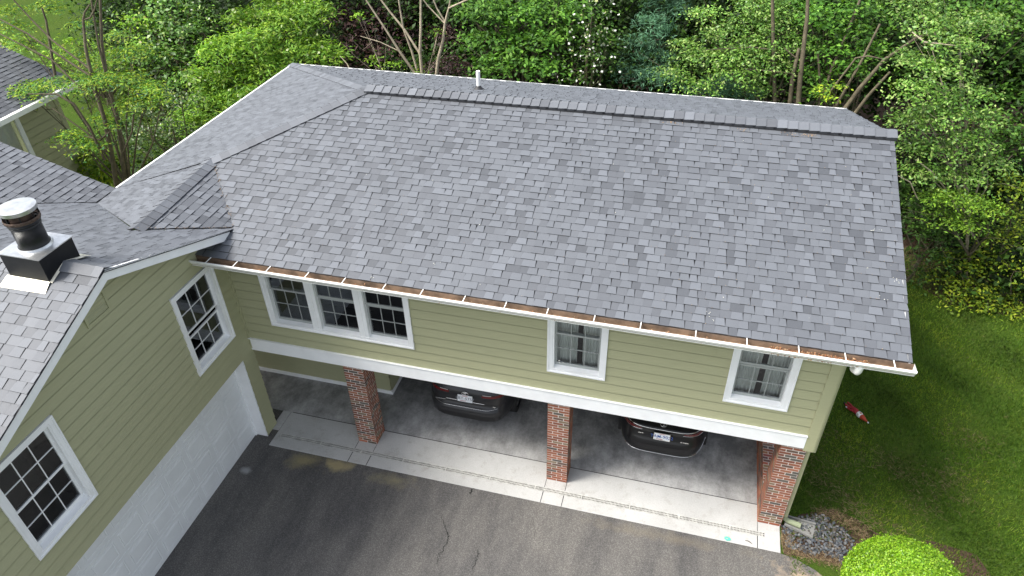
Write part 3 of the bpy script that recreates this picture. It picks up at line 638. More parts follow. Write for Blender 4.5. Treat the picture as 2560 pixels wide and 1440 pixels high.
# mulch bed and rocks
sheet('mulch_bed', [g2(*q) for q in ((1952, 1312), (2000, 1285), (2080, 1272), (2150, 1300), (2215, 1350), (2330, 1352), (2440, 1385), (2480, 1440), (2500, 1520), (2100, 1520), (2120, 1440), (2100, 1412), (2040, 1395), (1960, 1385))], -.008, M['mulch'])
def rocks():
    rnd = random.Random(5); mb = MB(); poly = [g2(*q) for q in ((1953, 1318), (1990, 1296), (2045, 1285), (2095, 1312), (2125, 1345), (2150, 1385), (2158, 1425), (2120, 1412), (2080, 1392), (2030, 1384), (1975, 1372), (1955, 1350))]
    xs = [p[0] for p in poly]; ys = [p[1] for p in poly]
    def inside(x, y):
        c = False
        for i in range(len(poly)):
            (x0, y0), (x1, y1) = poly[i], poly[i-1]
            if (y0 > y) != (y1 > y) and x < (x1-x0)*(y-y0)/(y1-y0)+x0: c = not c
        return c
    tones = [(.16, .18, .21), (.22, .24, .27), (.12, .13, .15), (.30, .31, .33), (.20, .19, .17), (.26, .22, .18), (.40, .40, .40), (.17, .20, .22)]
    n = 0
    while n < 1150:
        x, y = rnd.uniform(min(xs), max(xs)), rnd.uniform(min(ys), max(ys)); n += 1
        if not inside(x+rnd.gauss(0, .03), y+rnd.gauss(0, .03)): continue
        a, b, h = rnd.uniform(.018, .042), rnd.uniform(.014, .028), rnd.uniform(.008, .018); th = rnd.random()*math.pi; z = .004+rnd.random()*.02
        kk_ = rnd.uniform(.28, .52); col = tuple(c*kk_ for c in rnd.choice(tones)); rows = []
        for i in range(1, 5):
            ph = math.pi*i/5; rows.append([(x+math.cos(th)*a*math.sin(ph)*math.cos(q)-math.sin(th)*b*math.sin(ph)*math.sin(q), y+math.sin(th)*a*math.sin(ph)*math.cos(q)+math.cos(th)*b*math.sin(ph)*math.sin(q), z+h*math.cos(ph)) for q in [k*math.pi/4 for k in range(8)]])
        st = len(mb.v); mb.grid(rows, True, col); mb.face(rows[0], col)
    o = mb.build('river_stones', M['stone'], None, True, tint=True); tag(o, 'blue grey river stones heaped by the downspout splash block', 'stones', kind='stuff')
rocks()
# splash block
s = MB(); a = Vector(un(1962, 1306, z=.03)); d = (Vector(un(2015, 1328, z=.03))-a); d.z = 0; L = .52; d.normalize(); nn = Vector((-d.y, d.x, 0)); c0 = Vector((4.62, .13, 0)); d = Vector((.94, -.22, 0)).normalized(); nn = Vector((-d.y, d.x, 0))
def sb(p, q, w0, w1, z0, z1, o0=0.0, o1=0.0):
    A = c0+d*p+nn*o0; B = c0+d*q+nn*o1; pts = [A-nn*w0, B-nn*w1, B+nn*w1, A+nn*w0]
    lo = [x+Vector((0, 0, z0)) for x in pts]; hi = [x+Vector((0, 0, z1)) for x in pts]; s.face(hi); s.face(lo[::-1])
    for i in range(4): s.face([lo[i], lo[(i+1) % 4], hi[(i+1) % 4], hi[i]])
sb(-.02, .50, .10, .15, 0, .03); sb(-.02, .50, .014, .014, .03, .075, -.10, -.16); sb(-.02, .50, .014, .014, .03, .075, .10, .16)
tag(s.build('splash_block', M['cblock'], bevel=.004), 'grey concrete splash block under the green downspout foot', 'splash block')
# small litter on the drain and apron
p = un(1817, 1349, z=.01); s = MB()
for k in range(7):
    a = k*.9; s.face([(p[0]+.05*math.cos(a)*(k % 3)/2, p[1]+.03*math.sin(a), .006+.002*k), (p[0]+.05*math.cos(a)+.03, p[1]+.03*math.sin(a)+.01, .012+.002*k), (p[0]+.05*math.cos(a)+.02, p[1]+.03*math.sin(a)+.035, .010+.002*k), (p[0]+.05*math.cos(a)-.015, p[1]+.03*math.sin(a)+.03, .016+.002*k)])
tag(s.build('plastic_scrap', M['teal']), 'small crumpled teal scrap lying on the drain grate', 'litter')
s = MB(); s.tube([(*g2(1863, 1352), .006), (*g2(1870, 1353), .009), (*g2(1876, 1357), .009), (*g2(1881, 1361), .006)], [.005, .008, .007, .003], 6)
tag(s.build('twig', M['darkbark']), 'dark curved twig on the concrete in front of the drain', 'twig')

# ================================================================== CARS
def car(kind, x0, y0, paintm, L, hw0, slices, glass, roofs, n=5.0, label=''):
    """lofted from horizontal slices (z, y_rear, y_front, half width); rear faces -Y"""
    root = empty(kind, (x0, y0+L/2, 0), label, 'car'); SEG = 72
    def prof(sl):
        z, yr, yf, hw = sl; yc, hl = (yr+yf)/2, (yf-yr)/2; r = []
        for k in range(SEG):
            a = 2*math.pi*k/SEG; c, s_ = math.cos(a), math.sin(a)
            r.append((x0+hw*math.copysign(abs(c)**(2/n), c), y0+yc+hl*math.copysign(abs(s_)**(2/n), s_), z))
        return r
    def interp(z):
        for a, b in zip(slices, slices[1:]):
            if a[0] <= z <= b[0]: t_ = (z-a[0])/(b[0]-a[0]); return [a[i]+(b[i]-a[i])*t_ for i in range(4)]
        return slices[-1]
    def ysurf(x, z, off=.0):
        _, yr, yf, hw = interp(z); q = min(.999, abs(x)/hw); return y0+(yr+yf)/2-(yf-yr)/2*(1-q**n)**(1/n)-off
    g0, g1 = glass
    def loft(i0, i1, name, mat, capb=False, capt=False):
        mb = MB(); R = [prof(s_) for s_ in slices[i0:i1+1]]; mb.grid(R, True)
        if capb: mb.face(R[0][::-1])
        if capt: mb.face(R[-1])
        return mb.build(name, mat, root, True)
    body = loft(0, g0, 'body', paintm, True); loft(g0, g1, 'window_glass', M['carglass']); loft(g1, len(slices)-1, 'roof', paintm, False, True)
    for yy in (.95, L-.95):
        for sx_ in (-1, 1):
            mb = MB(); c = Vector((x0+sx_*(hw0-.13), y0+yy, .35)); mb.grid([[c+Vector((dx, r*math.cos(q*math.pi/12), r*math.sin(q*math.pi/12))) for q in range(24)] for dx, r in ((-.12, .22), (-.12, .34), (.12, .34), (.12, .22))], True)
            wl = mb.build('wheel', M['tyre'], root, True); mb = MB(); mb.grid([[c+Vector((dx, r*math.cos(q*math.pi/12), r*math.sin(q*math.pi/12))) for q in range(24)] for dx, r in ((sx_*.10, .22), (sx_*.11, .2), (sx_*.09, .02))], True); mb.build('rim', M['chrome'], wl)
    def patch(name, mat, xa, xb, zf, off=.008, nx=14, nz=4, parent=root):
        mb = MB(); rows = []
        for i in range(nx+1):
            x = xa+(xb-xa)*i/nx; zl, zh = zf(x); rows.append([(x0+x, ysurf(x, zl+(zh-zl)*j/nz, off), zl+(zh-zl)*j/nz) for j in range(nz+1)])
        mb.grid(rows); return mb.build(name, mat, parent, True)
    def strip_(name, mat, xs, zf, r=.008, off=.004, parent=root):
        mb = MB(); mb.tube([(x0+x, ysurf(x, zf(x), off), zf(x)) for x in xs], r, 8); return mb.build(name, mat, parent, True)
    return root, body, ysurf, patch, strip_
def text_mesh(txt, size, mat, parent, loc, tilt, name='plate_lettering'):
    cu = bpy.data.curves.new(name, 'FONT'); cu.body = txt; cu.size = size; cu.align_x = 'CENTER'; cu.align_y = 'CENTER'; cu.extrude = .0008; cu.offset = .0008; cu.space_character = 1.05
    to = bpy.data.objects.new('tmp', cu); scene.collection.objects.link(to); bpy.context.view_layer.update()
    me = bpy.data.meshes.new_from_object(to.evaluated_get(bpy.context.evaluated_depsgraph_get())); bpy.data.objects.remove(to)
    me.materials.clear(); me.materials.append(mat); me.transform(Matrix.Translation(loc) @ Matrix.Rotation(tilt, 4, 'X'))
    o = bpy.data.objects.new(name, me); scene.collection.objects.link(o); o.parent = parent; return o
def plate(root, x, y, z, tilt, txt, tm, frame, foot):
    R_ = Matrix.Translation((x, y, z)) @ Matrix.Rotation(tilt, 4, 'X')
    def q(u0, u1, v0, v1, d0, d1, mb):
        c = [R_ @ Vector(p) for p in ((u0, v0, d0), (u1, v0, d0), (u1, v1, d0), (u0, v1, d0), (u0, v0, d1), (u1, v0, d1), (u1, v1, d1), (u0, v1, d1))]
        for k in ((4, 5, 6, 7), (0, 3, 2, 1), (0, 1, 5, 4), (1, 2, 6, 5), (2, 3, 7, 6), (3, 0, 4, 7)): mb.face([c[i] for i in k])
    mb = MB(); q(-.1525, .1525, -.076, .076, 0, .003, mb); po = mb.build('licence_plate', M['platew'], root); po.location = -root.location
    mb = MB()
    for a in ((-.162, -.1525, -.085, .085), (.1525, .162, -.085, .085), (-.1525, .1525, .076, .085), (-.1525, .1525, -.085, -.076)): q(*a, -.002, .007, mb)
    mb.build('plate_frame', frame, po)
    mb = MB(); q(-.06, .06, .055, .066, .003, .0036, mb); mb.build('plate_motto', foot, po)
    mb = MB(); q(-.11, .02, -.070, -.058, .003, .0036, mb); mb.build('plate_sticker', foot, po)
    return text_mesh(txt, .098, tm, po, R_ @ Vector((0, -.004, .0042)), tilt)
def ring_tube(cx, cz, rx, rz, yf, r, name, root, extra=()):
    mb = MB(); pts = [(cx+rx*math.cos(k*math.pi/12), yf, cz+rz*math.sin(k*math.pi/12)) for k in range(25)]; mb.tube(pts, r, 6)
    for e in extra: mb.tube(e, r, 6)
    return mb.build(name, M['chrome'], root, True)
# --- grey SUV
SX, SY = -1.96, .80
suv, sbody, ys_, patch, strip_ = car('suv', SX, SY, M['greypaint'], 4.9, .95,
    [(.26, .22, 4.7, .84), (.32, .10, 4.8, .90), (.42, .03, 4.87, .94), (.58, .0, 4.9, .955), (.70, .015, 4.88, .96), (.73, .075, 4.86, .955), (.85, .10, 4.8, .955), (1.0, .115, 4.55, .95), (1.10, .15, 4.2, .935), (1.16, .21, 3.6, .90), (1.3, .36, 3.25, .85), (1.5, .56, 2.75, .78), (1.62, .64, 2.45, .72), (1.70, .56, 2.2, .68), (1.73, .9, 1.9, .5)], (9, 12), None, 5.5, 'dark grey suv parked in the middle bay of the carport, rear towards the driveway')
patch('bumper', M['dkplastic'], -.86, .86, lambda x: (.30, .55), .006)
for sg in (-1, 1):
    lp = patch('tail_lamp', M['lampred'], sg*.36, sg*.90, lambda x: (1.012, 1.05+.03*abs(x)), .012)
    patch('lamp_lens', M['lampclear'], sg*.38, sg*.56, lambda x: (1.065, 1.078), .018, parent=lp)
strip_('chrome_strip', M['chrome'], [-.42+.84*i/20 for i in range(21)], lambda x: .845, .006, .004)
strip_('bumper_edge', M['chrome'], [-.70+1.4*i/30 for i in range(31)], lambda x: .715+.10*max(0, abs(x)-.5), .004, .002)
gm = MB()
for sg in (-1, 1):
    pts = [(SX+sg*x, ys_(x, z, .002), z) for x, z in ((.80, 1.02), (.80, .9), (.78, .8), (.70, .735), (.4, .728), (0, .728))]; gm.tube(pts, .007, 6)
gm.build('tailgate_gap', M['dkplastic'], suv)
yb2 = ys_(0, 1.03, .012); ring_tube(SX, 1.055, .072, .048, yb2-.006, .007, 'badge', suv, ([(SX-.045, yb2-.004, 1.078), (SX, yb2-.006, 1.066), (SX+.045, yb2-.004, 1.078)], [(SX-.012, yb2-.006, 1.10), (SX-.018, yb2-.006, 1.05), (SX, yb2-.006, 1.008), (SX+.018, yb2-.006, 1.05), (SX+.012, yb2-.006, 1.10)]))
plate(suv, SX, ys_(0, .93, .018), .93, math.radians(82), 'EBT-5757', M['plategrey'], M['platew'], M['platered'])
text_mesh('HIGHLANDER', .035, M['chrome'], sbody, (SX-.55, ys_(.55, .79, .01), .80), math.radians(85), 'tailgate_lettering'); text_mesh('XLE', .035, M['chrome'], sbody, (SX+.62, ys_(.62, .79, .01), .79), math.radians(85), 'tailgate_lettering')
s = MB(); y_ = ys_(-.2, 1.22, .006); s.face([(SX-.26, ys_(.26, 1.20, .008), 1.20), (SX-.14, ys_(.14, 1.20, .008), 1.20), (SX-.14, ys_(.14, 1.26, .008), 1.26), (SX-.26, ys_(.26, 1.26, .008), 1.26)]); s.build('window_sticker', M['sticker'], suv)
# --- black sedan
DX, DY = 2.13, .86
sed, dbody, ys_, patch, strip_ = car('sedan', DX, DY, M['blackpaint'], 4.96, .92,
    [(.22, .30, 4.7, .82), (.28, .12, 4.8, .87), (.36, .04, 4.85, .90), (.50, .0, 4.9, .92), (.62, .015, 4.92, .925), (.70, .06, 4.9, .925), (.82, .12, 4.8, .92), (.92, .13, 4.6, .91), (.99, .09, 4.4, .89), (1.02, .12, 4.2, .87), (1.045, .30, 4.0, .84), (1.07, .75, 3.7, .80), (1.2, 1.25, 3.2, .72), (1.36, 1.85, 2.75, .62), (1.42, 2.0, 2.6, .56), (1.45, 2.2, 2.45, .4)], (11, 13), None, 5.0, 'black sedan parked in the right bay of the carport, chrome trim on its tail')
patch('bumper', M['dkplastic'], -.80, .80, lambda x: (.36, .60), .004)
strip_('chrome_strip', M['chrome'], [-.86+1.72*i/40 for i in range(41)], lambda x: .995+.02*(abs(x)/.86)**3, .008, .006)
strip_('bumper_trim', M['chrome'], [-.865+1.73*i/40 for i in range(41)], lambda x: .345+.13*max(0, (abs(x)-.6)/.265)**2, .008, .006)
for sg in (-1, 1):
    lp = patch('tail_lamp', M['lampred'], sg*.42, sg*.80, lambda x: (.865+.10*(.80-abs(x)), .962), .010)
    patch('lamp_lens', M['lampclear'], sg*.80, sg*.865, lambda x: (.87, .965), .010, parent=lp)
    strip_('lamp_trim', M['chrome'], [sg*(.40+.45*i/12) for i in range(13)], lambda x: .858+.08*(.80-min(.8, abs(x))), .004, .008)
yb2 = ys_(0, 1.0, .01)
mb = MB(); cc = Vector((DX, yb2+.10, 1.032)); el = [cc+Vector((.062*math.cos(k*math.pi/12), .042*math.sin(k*math.pi/12), .010+.010*math.sin(k*math.pi/12))) for k in range(25)]; mb.tube(el, .006, 6)
mb.tube([cc+Vector((.028, .034, .018)), cc+Vector((-.012, -.014, .006)), cc+Vector((.035, -.014, .006))], .006, 6); mb.build('badge', M['chrome'], sed, True)
plate(sed, DX, ys_(0, .80, .020), .80, math.radians(80), 'TAM-9022', M['plateblue'], M['chrome'], M['platered'])
text_mesh('LEXUS', .035, M['chrome'], dbody, (DX-.42, ys_(.42, .79, .01), .80), math.radians(84), 'tailgate_lettering'); text_mesh('ES HYBRID', .032, M['chrome'], dbody, (DX+.45, ys_(.45, .74, .01), .745), math.radians(84), 'tailgate_lettering')
# children built in world coordinates under roots that are away from the origin
# ================================================================== GARDEN GNOME
def gnome():
    A = Vector((6.05, 3.57, .05)); B = Vector((6.40, 3.10, .05)); d = (B-A).normalized(); r = empty('garden_gnome', tuple(A), 'small red garden gnome figure fallen on the dark grass beside the house', 'gnome'); sd = Vector((-d.y, d.x, 0))
    def pt(t_, o=0, z=0): return A+d*t_+sd*o+Vector((0, 0, z))
    m = MB(); m.tube([pt(.10), pt(.14), pt(.22), pt(.28), pt(.31)], [.03, .05, .062, .055, .03], 14); m.build('body', M['red'], r, True)
    m = MB(); m.tube([pt(.12, -.015), pt(.05, -.05), pt(-.03, -.055)], [.028, .024, .02], 10); m.build('leg', M['red'], r, True)
    m = MB(); m.tube([pt(.12, .015), pt(.04, .03), pt(-.05, .02)], [.028, .026, .022], 10); m.build('leg', M['red'], r, True)
    m = MB(); m.tube([pt(-.02, -.055, -.01), pt(-.06, -.06, .0), pt(-.08, -.055, .02)], [.022, .024, .012], 8); m.build('boot', M['black'], r, True)
    m = MB(); m.tube([pt(.20, -.05), pt(.13, -.09), pt(.06, -.10)], [.02, .017, .014], 8); m.build('arm', M['red'], r, True)
    m = MB(); m.tube([pt(.07, -.10), pt(.035, -.105)], [.016, .010], 8); m.build('hand', M['beard'], r, True)
    m = MB(); m.tube([pt(.27), pt(.30), pt(.35), pt(.39), pt(.41)], [.04, .062, .068, .055, .03], 14); m.tube([pt(.33, -.03, .03), pt(.37, -.05, .045)], [.035, .02], 8); m.build('beard', M['beard'], r, True)
    m = MB(); m.tube([pt(.345, 0, .055), pt(.375, 0, .062)], [.026, .018], 10); m.build('face', M['skin'], r, True)
    m = MB(); m.tube([pt(.385), pt(.41), pt(.47), pt(.53), pt(.57)], [.055, .058, .042, .022, .008], 14); m.build('hat', M['orange'], r, True)
    m = MB(); m.tube([pt(.565), pt(.575), pt(.595), pt(.605)], [.006, .016, .016, .006], 8); m.build('pompom', M['beard'], r, True)
gnome()

# ================================================================== FOLIAGE
def add_leaves(name, pos, nrm, size, cols, mat, parent, aspect=.5, seed=0):
    """pos (n,3), nrm (n,3), size (n,), cols (n,3): one rhombic leaf each"""
    rg = np.random.default_rng(seed); n = len(pos); nrm = nrm/np.linalg.norm(nrm, axis=1, keepdims=True)
    r = rg.normal(size=(n, 3)); a = np.cross(nrm, r); a /= np.linalg.norm(a, axis=1, keepdims=True)+1e-9; b = np.cross(nrm, a)
    s_ = size[:, None]; V = np.stack([pos-a*s_*.5, pos+b*s_*aspect*.5+nrm*s_*.06, pos+a*s_*.5-nrm*s_*.08, pos-b*s_*aspect*.5+nrm*s_*.06], 1).reshape(-1, 3)
    me = bpy.data.meshes.new(name); me.vertices.add(4*n); me.vertices.foreach_set('co', V.astype(np.float32).ravel())
    me.loops.add(4*n); me.loops.foreach_set('vertex_index', np.arange(4*n, dtype=np.int32)); me.polygons.add(n); me.polygons.foreach_set('loop_start', np.arange(0, 4*n, 4, dtype=np.int32)); me.polygons.foreach_set('loop_total', np.full(n, 4, np.int32))
    at = me.color_attributes.new('tint', 'FLOAT_COLOR', 'CORNER'); c4 = np.concatenate([np.repeat(cols, 4, 0), np.ones((4*n, 1))], 1); at.data.foreach_set('color', c4.astype(np.float32).ravel())
    me.materials.append(mat); me.update(calc_edges=True); me.validate()
    o = bpy.data.objects.new(name, me); scene.collection.objects.link(o)
    if parent: o.parent = parent; o.location = -parent.location
    return o
KINDS = {
 'bright': dict(cols=[(0.145, 0.29, 0.029), (0.2175, 0.3915, 0.0348), (0.0943, 0.203, 0.0232), (0.29, 0.435, 0.0464)], size=.12, asp=.42, mat='leaf', tilt=.75),
 'willow': dict(cols=[(0.143, 0.299, 0.0312), (0.221, 0.39, 0.0416), (0.078, 0.182, 0.0208), (0.286, 0.429, 0.052)], size=.17, asp=.24, mat='leaf', tilt=.9),
 'mimosa': dict(cols=[(.14, .30, .03), (.24, .37, .03), (.06, .18, .05), (.33, .42, .04)], size=.13, asp=.30, mat='leaf', tilt=.35),
 'glossy': dict(cols=[(0.065, 0.156, 0.0208), (0.104, 0.221, 0.0312), (0.039, 0.0975, 0.0156), (0.208, 0.312, 0.0728)], size=.11, asp=.55, mat='gloss_leaf', tilt=.9),
 'dark': dict(cols=[(0.0275, 0.066, 0.0106), (0.044, 0.099, 0.0158), (0.0165, 0.044, 0.0088), (0.066, 0.132, 0.022)], size=.14, asp=.5, mat='leaf', tilt=.9),
 'forest': dict(cols=[(0.058, 0.1522, 0.0209), (0.0943, 0.2175, 0.0255), (0.0362, 0.0943, 0.0139), (0.1305, 0.261, 0.0348)], size=.17, asp=.5, mat='leaf', tilt=.8),
 'myrtle': dict(cols=[(.135, .275, .045), (.20, .35, .06), (.075, .18, .028), (.32, .43, .13)], size=.095, asp=.5, mat='gloss_leaf', tilt=.8),
 'holly': dict(cols=[(0.084, 0.168, 0.0384), (0.132, 0.228, 0.0576), (0.048, 0.108, 0.024), (0.264, 0.336, 0.144)], size=.10, asp=.5, mat='gloss_leaf', tilt=.9),
 'yellowgreen': dict(cols=[(0.18, 0.285, 0.024), (0.285, 0.39, 0.024), (0.105, 0.195, 0.0216), (0.36, 0.42, 0.036)], size=.10, asp=.5, mat='leaf', tilt=.7),
 'purple': dict(cols=[(.060, .036, .036), (.090, .050, .048), (.034, .022, .022), (.12, .070, .062)], size=.12, asp=.45, mat='leaf', tilt=.8),
 'pine': dict(cols=[(.09, .21, .12), (.13, .28, .16), (.05, .12, .07), (.16, .31, .18)], size=.16, asp=.12, mat='leaf', tilt=1.3),
}
SHD = []
def spray_points(rg, clumps, density, spray, flat, n_per):
    """leaf positions: sprays scattered on and in ellipsoid clumps"""
    Ps, Ns = [], []; SHD.clear()
    for c, r in clumps:
        c = np.array(c); r = np.array(r); area = 4*math.pi*((r[0]*r[1])**1.6+(r[0]*r[2])**1.6+(r[1]*r[2])**1.6)**(1/1.6)/3**(1/1.6)
        ns = max(6, int(area*density)); d = rg.normal(size=(ns, 3)); d /= np.linalg.norm(d, axis=1, keepdims=True)
        d[:, 2] = np.where(d[:, 2] < -.35, -d[:, 2], d[:, 2])
        rad = rg.uniform(.45, 1.08, ns)**.6; ctr = c+d*r*rad[:, None]
        npx = np.maximum(3, rg.poisson(n_per, ns)); idx = np.repeat(np.arange(ns), npx); m = len(idx)
        sc = rg.uniform(.6, 1.4, ns)[idx, None]; off = rg.normal(size=(m, 3))*np.array([spray, spray, spray*flat])*sc
        off[:, 2] -= .25*(off[:, 0]**2+off[:, 1]**2)/max(spray, .05)*.4
        Ps.append(ctr[idx]+off); Ns.append(d[idx]*.45+np.array([0, 0, .9])); SHD.append((rg.uniform(.78, 1.18)*rg.uniform(.72, 1.25, ns))[idx])
    return np.concatenate(Ps), np.concatenate(Ns)
def limbs(mb, base, clumps, rad, rnd, wiggle=.12, fork=.45):
    B = Vector(base); cs = [Vector(c) for c, r in clumps]
    if not cs: return
    top = sum(cs, Vector())/len(cs); F_ = B+(top-B)*fork; F_.x += rnd.gauss(0, .1)
    pts = [B, B+(F_-B)*.5+Vector((rnd.gauss(0, .06), rnd.gauss(0, .06), 0)), F_]; mb.tube(pts, [rad*1.25, rad, rad*.8], 8)
    for c in cs:
        mid = F_+(c-F_)*.5+Vector((rnd.gauss(0, wiggle), rnd.gauss(0, wiggle), rnd.uniform(0, wiggle)))
        mb.tube([F_, mid, c], [rad*.6, rad*.38, rad*.12], 6)
        for _ in range(4):
            e_ = c+Vector((rnd.gauss(0, .5), rnd.gauss(0, .5), rnd.gauss(.1, .35))); mb.tube([mid+(c-mid)*rnd.random(), (mid+e_)/2+Vector((0, 0, .1)), e_], [rad*.2, rad*.12, rad*.03], 4)
TK = .72
def tree(name, label, cat, kind, Y, cl, base=None, trunks=(), group=None, dens=9, spray=.22, flat=.35, nper=11, bark='bark', rad=.10, size=None, seed=1, tint=1.0, extra=None):
    """cl: clumps (u, v, ru, rv, dy): centre and radii in photo pixels at depth Y+dy, turned into real metres there"""
    K = KINDS[kind]; rg = np.random.default_rng(seed); rnd = random.Random(seed); clumps = []
    for q in cl:
        u, v, ru, rv = q[:4]; dy = q[4] if len(q) > 4 else 0
        c = un(u, v, y=Y+dy); k = float((c-CAM) @ FX)/FPX; clumps.append((c, (ru*k, (ru+rv)*.5*k, rv*k)))
    if base is None: m_ = np.mean([c for c, r in clumps], 0); base = (m_[0], m_[1]+.2, 0)
    root = empty(name, tuple(map(float, base)), label, cat, group)
    P_, N_ = spray_points(rg, clumps, dens, spray, flat, nper); keep = P_[:, 2] > .03; shd = np.concatenate(SHD)[keep]; P_, N_ = P_[keep], N_[keep]; n = len(P_)
    N_ = N_+rg.normal(size=(n, 3))*K['tilt']*.6; sz = (size or K['size'])*rg.uniform(.6, 1.3, n)
    pal = np.array(K['cols'])*tint; ci = rg.choice(len(pal), n, p=[.34, .26, .25, .15]); big = .88+.24*(np.sin(P_[:, 0]*1.7+seed)*np.sin(P_[:, 1]*1.3)*np.sin(P_[:, 2]*2.1+seed)*.5+.5)
    cols = pal[ci]*rg.uniform(.85, 1.15, (n, 1))*(big*shd)[:, None]
    add_leaves('crown', P_, N_, sz, cols, M[K['mat']], root, K['asp'], seed)
    if extra:                                   # blossoms
        m = int(n*extra[1]); pk = rg.choice(n, m, replace=False); pp = P_[pk]+rg.normal(size=(m, 3))*.04+np.array([0, -.04, .04]); add_leaves('blossom', pp, N_[pk]*.4+rg.normal(size=(m, 3)), np.full(m, extra[2]), np.tile(np.array(extra[0]), (m, 1)), M['petal'], root, .95, seed+9)
    mb = MB(); limbs(mb, base, clumps if len(clumps) < 14 else clumps[::2], rad, rnd)
    for tr in trunks:
        pts = [un(u, v, y=y) for u, v, y, r in tr]; mb.tube(pts, [r*TK for *_, r in tr], 8)
    mb.v = [(a-base[0], b-base[1], c-base[2]) for a, b, c in mb.v]; o = mb.build('trunk', M[bark], root, True); o.location = (0, 0, 0)
    return root, n
NL = 0
def T_(*a, **k):
    global NL; r, n = tree(*a, **k); NL += n; return r

# ---- left: feathery tree, shrubs ----
T_('mimosa_tree', 'feathery yellow-green mimosa tree with slender brown stems between the two left roofs', 'tree', 'mimosa', 4.6,
   [(60, 225, 60, 14), (130, 210, 45, 12), (195, 200, 45, 12, .4), (20, 248, 35, 10), (250, 200, 45, 14), (310, 200, 55, 14, .3), (370, 222, 45, 14, .2), (345, 255, 50, 12), (405, 255, 22, 20), (175, 345, 42, 16, -.4), (215, 362, 35, 12, -.5), (250, 295, 28, 12), (280, 310, 20, 9),
    (120, 18, 34, 16, 1.5), (25, 30, 26, 18, 1.2), (35, 70, 30, 14, 1), (200, 60, 20, 10, 1.5), (240, 150, 40, 10, 1), (330, 130, 40, 14, 1.4), (300, 90, 26, 12, 1.6), (190, 130, 26, 9, 1.3), (70, 105, 36, 10, 1.2)],
   base=(-12.3, 4.3, 0), dens=34, spray=.17, flat=.16, nper=18, rad=.05, size=.10, seed=3, tint=.85,
   trunks=[[(292, 470, 4.3, .085), (282, 400, 4.35, .08), (262, 300, 4.5, .07), (232, 205, 4.7, .06), (214, 120, 4.9, .05), (208, 50, 5.1, .04)], [(208, 50, 5.1, .04), (212, 30, 5.1, .03), (224, 12, 5.2, .025)], [(208, 50, 5.1, .03), (225, 45, 5.1, .028), (236, 25, 5.2, .024), (245, -10, 5.3, .02)],
           [(312, 460, 4.5, .08), (306, 380, 4.6, .075), (292, 290, 4.8, .065), (268, 200, 5.0, .06), (255, 110, 5.2, .05), (250, -10, 5.5, .04)], [(268, 200, 5.0, .04), (246, 110, 5.1, .035), (228, 0, 5.3, .03)],
           [(262, 400, 4.2, .05), (225, 320, 4.2, .045), (185, 260, 4.2, .04), (140, 235, 4.1, .03), (70, 235, 4, .02)], [(226, 190, 4.7, .04), (150, 140, 4.7, .035), (70, 85, 4.7, .03), (0, 48, 4.7, .02), (-40, 30, 4.7, .02)],
           [(222, 170, 4.8, .035), (130, 100, 4.9, .03), (80, 50, 5, .028), (25, -10, 5, .02)], [(215, 235, 4.6, .035), (130, 150, 4.6, .03), (0, 85, 4.6, .02)], [(138, 190, 5.2, .05), (125, 110, 5.4, .045), (115, 50, 5.5, .035), (105, 20, 5.5, .03)],
           [(268, 380, 4.3, .04), (215, 330, 4.3, .03), (130, 270, 4.3, .02)], [(275, 330, 4.4, .035), (250, 350, 4.3, .03), (210, 340, 4.2, .02)], [(335, 280, 4.7, .03), (330, 330, 4.6, .03), (308, 380, 4.5, .035)]])
T_('rhododendron_bush', 'rounded yellow-green bush with broad shiny leaves at the foot of the feathery tree', 'bush', 'yellowgreen', 5.6, [(225, 400, 45, 38), (270, 420, 35, 30, -.3), (205, 440, 30, 25), (250, 455, 40, 25, -.2)], dens=22, spray=.14, nper=12, rad=.04, size=.15, seed=5)
T_('flowering_shrub', 'dark loose shrub dotted with pale blossom beside the left roof edge', 'shrub', 'holly', 8.2, [(400, 255, 45, 40), (350, 300, 45, 35), (430, 320, 40, 35, -.6), (370, 350, 50, 35, -.4), (455, 265, 40, 40)], dens=10, spray=.22, nper=9, rad=.06, seed=6, tint=.75, extra=((.62, .66, .52), .05, .07))
T_('ivy_shrub', 'low dark green ivy thicket in the shade left of the long eave', 'shrub', 'dark', 8.4, [(360, 395, 50, 26), (420, 370, 40, 22), (330, 360, 36, 30, .5), (460, 335, 40, 24), (310, 330, 40, 40, 1.4)], dens=8, nper=9, rad=.03, size=.10, seed=7, tint=.8)
T_('climbing_vine_tree', 'tree overgrown with glossy light and dark green vine, left of the big willow-leaved tree', 'tree', 'glossy', 14.5, [(430, 20, 60, 40), (380, 70, 55, 45), (450, 90, 60, 45, -1), (400, 150, 60, 40, -1.5), (480, 150, 40, 40, -1), (350, 20, 50, 30, 1), (470, 200, 40, 35, -2), (520, 60, 40, 40, .5)], dens=6, spray=.3, nper=13, rad=.14, size=.16, seed=8, tint=1.25, extra=((.5, .55, .42), .02, .1))
T_('young_maple', 'pale yellow-green young tree behind the top left gutter', 'tree', 'bright', 11.5, [(60, 120, 60, 26), (130, 150, 50, 26), (190, 120, 50, 26, .6), (250, 150, 50, 30), (300, 190, 46, 34), (210, 190, 40, 22), (340, 130, 40, 34, 1), (330, 60, 40, 26, 2)], dens=6, spray=.26, nper=9, rad=.07, size=.17, seed=9, tint=1.1, extra=((.55, .50, .30), .03, .12))
